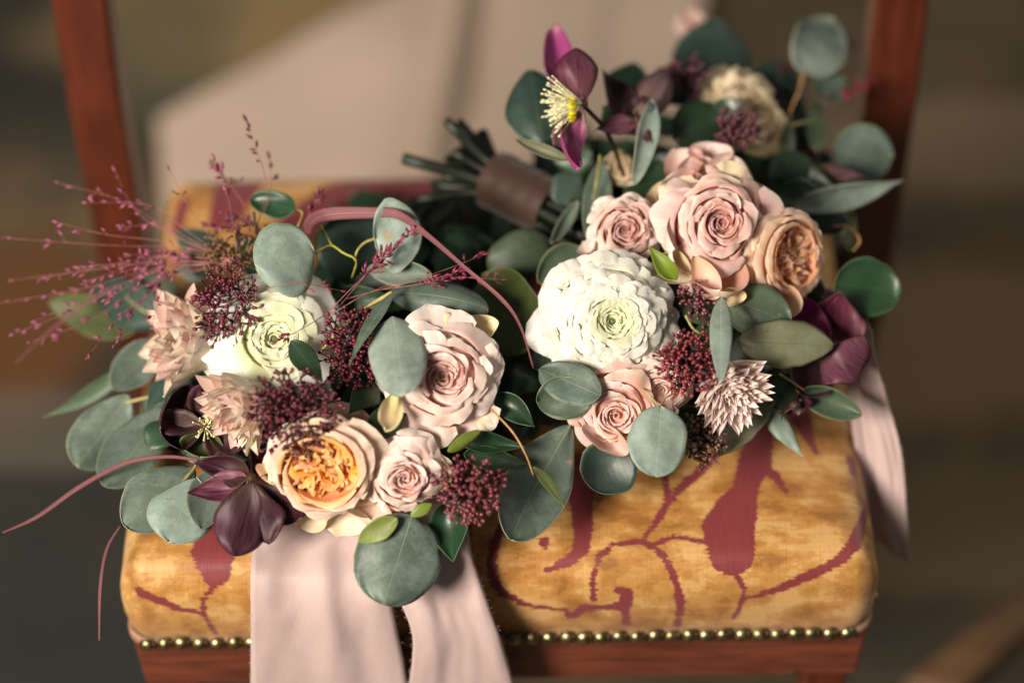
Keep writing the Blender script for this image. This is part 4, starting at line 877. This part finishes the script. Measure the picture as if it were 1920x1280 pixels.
# side-on hellebore with yellow stamens
axl = (-Xc*1.0+TOC*0.22-Uc*0.12).normalized()
hellebore(RB, 1092, 196, 18.6, [(1038, 48, 18.6, 56, 'hellemag', 'obov', 30, 0.5, 0.1), (1076, 92, 20.8, 78, 'helleback', 'obov', 8, -0.5, .1), (1084, 318, 18.2, 54, 'hellemag', 'point', -30, 0.5, 0.16), (1050, 288, 16.4, 60, 'hellebrown', 'obov', 20, .4), (1066, 118, 18.0, 56, 'hellemag', 'obov', 30, .4)],
          'magenta hellebore seen from the side with yellow stamens', stam=85, sm='stamen', axis=axl, slen=.026, sprd=1.0, stem=[(1140, 250, 15), (1170, 330, 12)])
mb = MB(); cc = P(1086, 205, 18.8)
for k in range(9): mb.blob(cc+Uc*(0.006*math.cos(k*.7))-Xc*0.002+TOC*(0.005*math.sin(k*.7)), axl+Uc*random.uniform(-.4, .4), 0.006, 0.0019, 7)
mb.build('nectaries', 'yellow', RB, cc)
hellebore(RB, 1195, 225, 15.5, [(1130, 130, 16.5, 60, 'helle', 'point', 10, .3), (1198, 180, 16.4, 62, 'helle', 'point', -20, .4), (1250, 132, 15.6, 74, 'hellebrown', 'obov', 0, -.5), (1232, 255, 14.6, 60, 'hellebrown', 'obov', 0, .4), (1118, 243, 16.2, 44, 'helleback', 'point', 20, -.3), (1215, 268, 15.8, 26, 'helleback', 'lance', 20, -.3)],
          'dark plum hellebore behind the magenta one', stam=0, stem=[(1210, 300, 12)])
hellebore(RB, 1560, 650, 7.0, [(1472, 562, 8.6, 80, 'hellemag', 'obov', 0, .3), (1575, 548, 9, 120, 'helleback', 'point', -15, .5), (1604, 715, 6.8, 118, 'helleback', 'point', 28, -.4), (1500, 738, 5.8, 90, 'helle', 'obov', 0, .3)],
          'purple hellebore at the outer edge above the trailing ribbon', stam=0)
hellebore(RB, 1500, 325, 9.0, [(1620, 330, 9.4, 42, 'hellebrown', 'point', 10, -.5), (1520, 268, 9.2, 50, 'helle', 'obov', 0, .3), (1480, 385, 8.0, 60, 'helle', 'obov', 0, .3)], 'brown plum hellebore lying behind the blush garden rose', stam=0)
hellebore(RB, 1490, 760, 5.6, [(1455, 700, 6, 60, 'helle', 'obov', 0, .3), (1495, 775, 4.6, 70, 'helle', 'obov', 0, .3)], 'dark plum hellebore sepals close to the seat', stam=0)
skimmia(RB, 1293, 680, 11.0, 54, 54, 'budpink', 190, 11, 'rosy skimmia cluster over the silky protea', 1.35)
skimmia(RB, 1308, 564, 11.2, 30, 36, 'budpink', 70, 12, 'small rosy skimmia sprig beside the white ranunculus', 1.3)
skimmia(RB, 1318, 822, 5.6, 38, 46, 'budbrown', 110, 13, 'brownish skimmia cluster close to the seat', 1.35)
skimmia(RB, 1284, 145, 13.4, 42, 28, 'budred', 80, 14, 'dark skimmia cluster next to the cream rose', 1.6)
skimmia(RB, 1382, 244, 14.2, 32, 36, 'budred', 90, 15, 'dark skimmia cluster above the large dusty pink rose', 1.5)
for b, t, w, m, sh, kw in [
 ((1020, 285, 14.5), (992, 134, 16.0), 112, 'teal', 'oval', dict(roll=0)),
 ((1330, 172, 9.0), (1352, 44, 9.0), 150, 'teal', 'round', dict(roll=0)),
 ((1506, 136, 11.5), (1566, 40, 11.0), 106, 'eucpale', 'heart', dict(roll=0, cup=.1)),
 ((1550, 196, 10.0), (1560, 128, 10.0), 62, 'euc', 'round', dict(roll=0)),
 ((1532, 284, 9.4), (1530, 192, 9.6), 40, 'eucgreen', 'oval', dict(roll=0)),
 ((1562, 288, 8.4), (1672, 296, 7.6), 118, 'euc', 'round', dict(roll=0)),
 ((1488, 386, 10.0), (1692, 338, 9.4), 52, 'eucpale', 'point', dict(roll=20, cup=.4, bend=-.08)),
 ((1490, 360, 9.2), (1640, 345, 8.4), 50, 'dark', 'point', dict(roll=0)),
 ((1566, 530, 8.5), (1688, 548, 7.6), 116, 'dark', 'round', dict(roll=0)),
 ((1362, 560, 10.4), (1482, 606, 10.0), 96, 'eucgreen', 'round', dict(roll=0)),
 ((1384, 640, 9.6), (1562, 648, 9.0), 96, 'brownleaf', 'oval', dict(roll=0, cup=-.3, ser=.08)),
 ((1352, 558, 12.2), (1352, 716, 12.2), 40, 'eucpale', 'oval', dict(roll=10)),
 ((1238, 762, 9.6), (1228, 893, 7.4), 112, 'eucpale', 'round', dict(roll=0, cup=-.1, bend=.02)),
 ((1160, 836, 5.5), (1120, 922, 3.6), 112, 'teal', 'round', dict(roll=0)),
 ((1462, 690, 6.6), (1342, 852, 4.4), 84, 'brownleaf', 'oval', dict(roll=0, cup=.2, ser=.08)),
 ((1500, 735, 5.6), (1616, 778, 4.4), 56, 'eucgreen', 'oval', dict(roll=10, cup=.4)),
 ((1434, 762, 4.8), (1506, 856, 3.2), 38, 'eucpale', 'lance', dict(roll=0)),
 ((1030, 455, 8.5), (915, 500, 8.0), 92, 'eucgreen', 'round', dict(roll=0)),
 ((1095, 470, 10.0), (1010, 530, 9.6), 82, 'eucgreen', 'oval', dict(roll=0)),
 ((1084, 376, 11.0), (1034, 456, 10.4), 26, 'euc', 'oval', dict(roll=10, cup=.8)),
 ((1130, 300, 12.0), (1108, 456, 11.0), 52, 'euc', 'oval', dict(roll=0)),
 ((1190, 346, 14.0), (1222, 186, 16.4), 40, 'eucpale', 'oval', dict(roll=15, cup=.4, bend=-.12)),
 ((1262, 262, 13.0), (1362, 215, 13.2), 108, 'dark', 'oval', dict(roll=0, cup=-.3)),
 ((1130, 205, 14.6), (1222, 262, 15.0), 66, 'dark', 'point', dict(roll=-15)),
 ((1170, 195, 12.5), (1190, 118, 12.5), 84, 'dark', 'oval', dict(roll=0)),
 ((1066, 300, 16.6), (968, 262, 16.8), 24, 'brownleaf', 'oval', dict(roll=0, cup=.8)),
 ((1268, 524, 13.0), (1216, 462, 13.4), 38, 'lime', 'point', dict(roll=0, cup=.4)),
 ((1338, 198, 14.0), (1398, 212, 14.0), 42, 'dark', 'oval', dict(roll=0)),
 ((1476, 306, 10.6), (1478, 228, 11.0), 30, 'eucgreen', 'oval', dict(roll=0)),
 ((1410, 160, 8.5), (1512, 222, 8.2), 80, 'teal', 'oval', dict(roll=0)),
 ((1590, 470, 8.0), (1600, 400, 8.0), 40, 'olive', 'oval', dict(roll=20)),
 ((1125, 742, 9.8), (1012, 692, 9.8), 78, 'euc', 'round', dict(roll=8, cup=.1)),
 ((1112, 740, 9.0), (1006, 752, 8.6), 84, 'eucgreen', 'round', dict(roll=-5)),
 ((1050, 660, 8.6), (1005, 600, 8.4), 70, 'dark', 'oval', dict(roll=0)),
 ((1060, 640, 8.0), (1000, 690, 7.6), 70, 'dark', 'oval', dict(roll=0)),
 ((1440, 330, 10.4), (1520, 300, 10.4), 70, 'dark', 'oval', dict(roll=0)),
 ((1450, 370, 10.0), (1540, 360, 9.6), 60, 'dark', 'oval', dict(roll=0)),
 ((1060, 330, 9.0), (1010, 420, 7.0), 90, 'dark', 'oval', dict(roll=0)),
 ((1110, 290, 10.0), (1040, 300, 9.0), 90, 'dark', 'oval', dict(roll=0)),
 ((1240, 300, 11.0), (1200, 400, 11.0), 90, 'dark', 'oval', dict(roll=0)),
 ((1290, 600, 9.6), (1330, 540, 9.6), 80, 'eucgreen', 'oval', dict(roll=0)),
 ((1320, 600, 9.4), (1345, 690, 9.4), 70, 'dark', 'oval', dict(roll=0)),
 ((1545, 560, 7.6), (1480, 520, 8.0), 60, 'dark', 'oval', dict(roll=0)),
 ((1470, 320, 9.6), (1580, 372, 9.0), 70, 'dark', 'point', dict(roll=10)), ((1440, 270, 9.4), (1540, 250, 9.0), 84, 'teal', 'oval', dict(roll=0)), ((1420, 130, 8.6), (1490, 180, 8.4), 80, 'teal', 'oval', dict(roll=5)),
 ((1500, 400, 9.0), (1590, 420, 8.4), 60, 'teal', 'oval', dict(roll=0)), ((1240, 190, 11.4), (1290, 130, 11.4), 80, 'dark', 'oval', dict(roll=0)), ((1080, 250, 13.6), (1010, 230, 14.0), 80, 'teal', 'oval', dict(roll=0)), ((1090, 330, 11.0), (1040, 380, 10.0), 70, 'teal', 'oval', dict(roll=0)), ((990, 560, 7.0), (930, 620, 6.6), 90, 'teal', 'oval', dict(roll=0)), ((1000, 690, 7.2), (960, 740, 7.0), 70, 'dark', 'point', dict(roll=0)),
 ((1420, 700, 6.4), (1500, 760, 5.0), 70, 'dark', 'oval', dict(roll=0)),
 ((1250, 800, 5.0), (1330, 790, 4.6), 70, 'dark', 'oval', dict(roll=0)),
]:
    nm = EL if m in ('euc', 'eucpale', 'eucgreen', 'teal') else 'leaf'
    leaf(RB, nm, b, t, w, m, sh, **kw)
stalk(RB, 'leaf_stalk', [(1507, 134, 11.5), (1498, 172, 11.2), (1482, 210, 11.0), (1480, 250, 10.6)], .0011, 'stemo')
stalk(RB, 'leaf_stalk', [(1482, 236, 11.0), (1505, 230, 10.6), (1526, 228, 10.2)], .0010)
stalk(RB, 'leaf_stalk', [(1235, 764, 9.6), (1222, 744, 9.6), (1200, 725, 9.4)], .0009)
stalk(RB, 'leaf_stalk', [(1235, 764, 9.6), (1250, 745, 9.5), (1268, 735, 9.2)], .0007, 'stemo')
stalk(RB, 'leaf_stalk', [(1286, 592, 11.4), (1302, 618, 11.6), (1334, 634, 12.2)], .0011)
stalk(RB, 'leaf_stalk', [(1600, 470, 8.2), (1612, 450, 8.4), (1590, 425, 8.6), (1560, 425, 8.8)], .0011, 'stemo')
stalk(RB, 'leaf_stalk', [(1125, 290, 14), (1120, 330, 12.6), (1112, 375, 11.6)], .0009)
stalk(RB, 'leaf_stalk', [(1460, 700, 7.4), (1485, 716, 6.6), (1510, 732, 5.8)], .0009, 'stemo')
plume(RB, [(((1500, 260, 9), (1560, 205, 9.5), (1632, 152, 9.5)), .9, .6), (((1490, 250, 9), (1520, 180, 9.5), (1600, 85, 9.5)), .3, .7), (((1480, 250, 9), (1460, 150, 9.5), (1500, 105, 9.5)), .5, .6)], 9, 'blurred pink grass spray behind the heart-shaped leaf')
ribbon(RB, [(P(1510, 540, 5.5), P(1602, 545, 7.0)), (P(1545, 600, 5.0), P(1632, 612, 6.4)), (P(1575, 660, 3.0), P(1642, 668, 4.6)), (PZ(1592, 760, .490), PZ(1670, 770, .500)), (PZ(1606, 850, .468), PZ(1692, 860, .472)), (PZ(1618, 930, .445), PZ(1700, 960, .440)), (PZ(1640, 1012, .41), PZ(1704, 1052, .405))],
       'ribbon_tail', [(0.005, .5, .6, .18), (-0.004, .2, .25, .12)], 'dusty pink ribbon tail falling down the seat side', seed=9)
handle(RB, P(1130, 440, 8.0), P(925, 335, 8.0), P(822, 288, 8.4), 0.0200, 11, True, 18, 2.9)
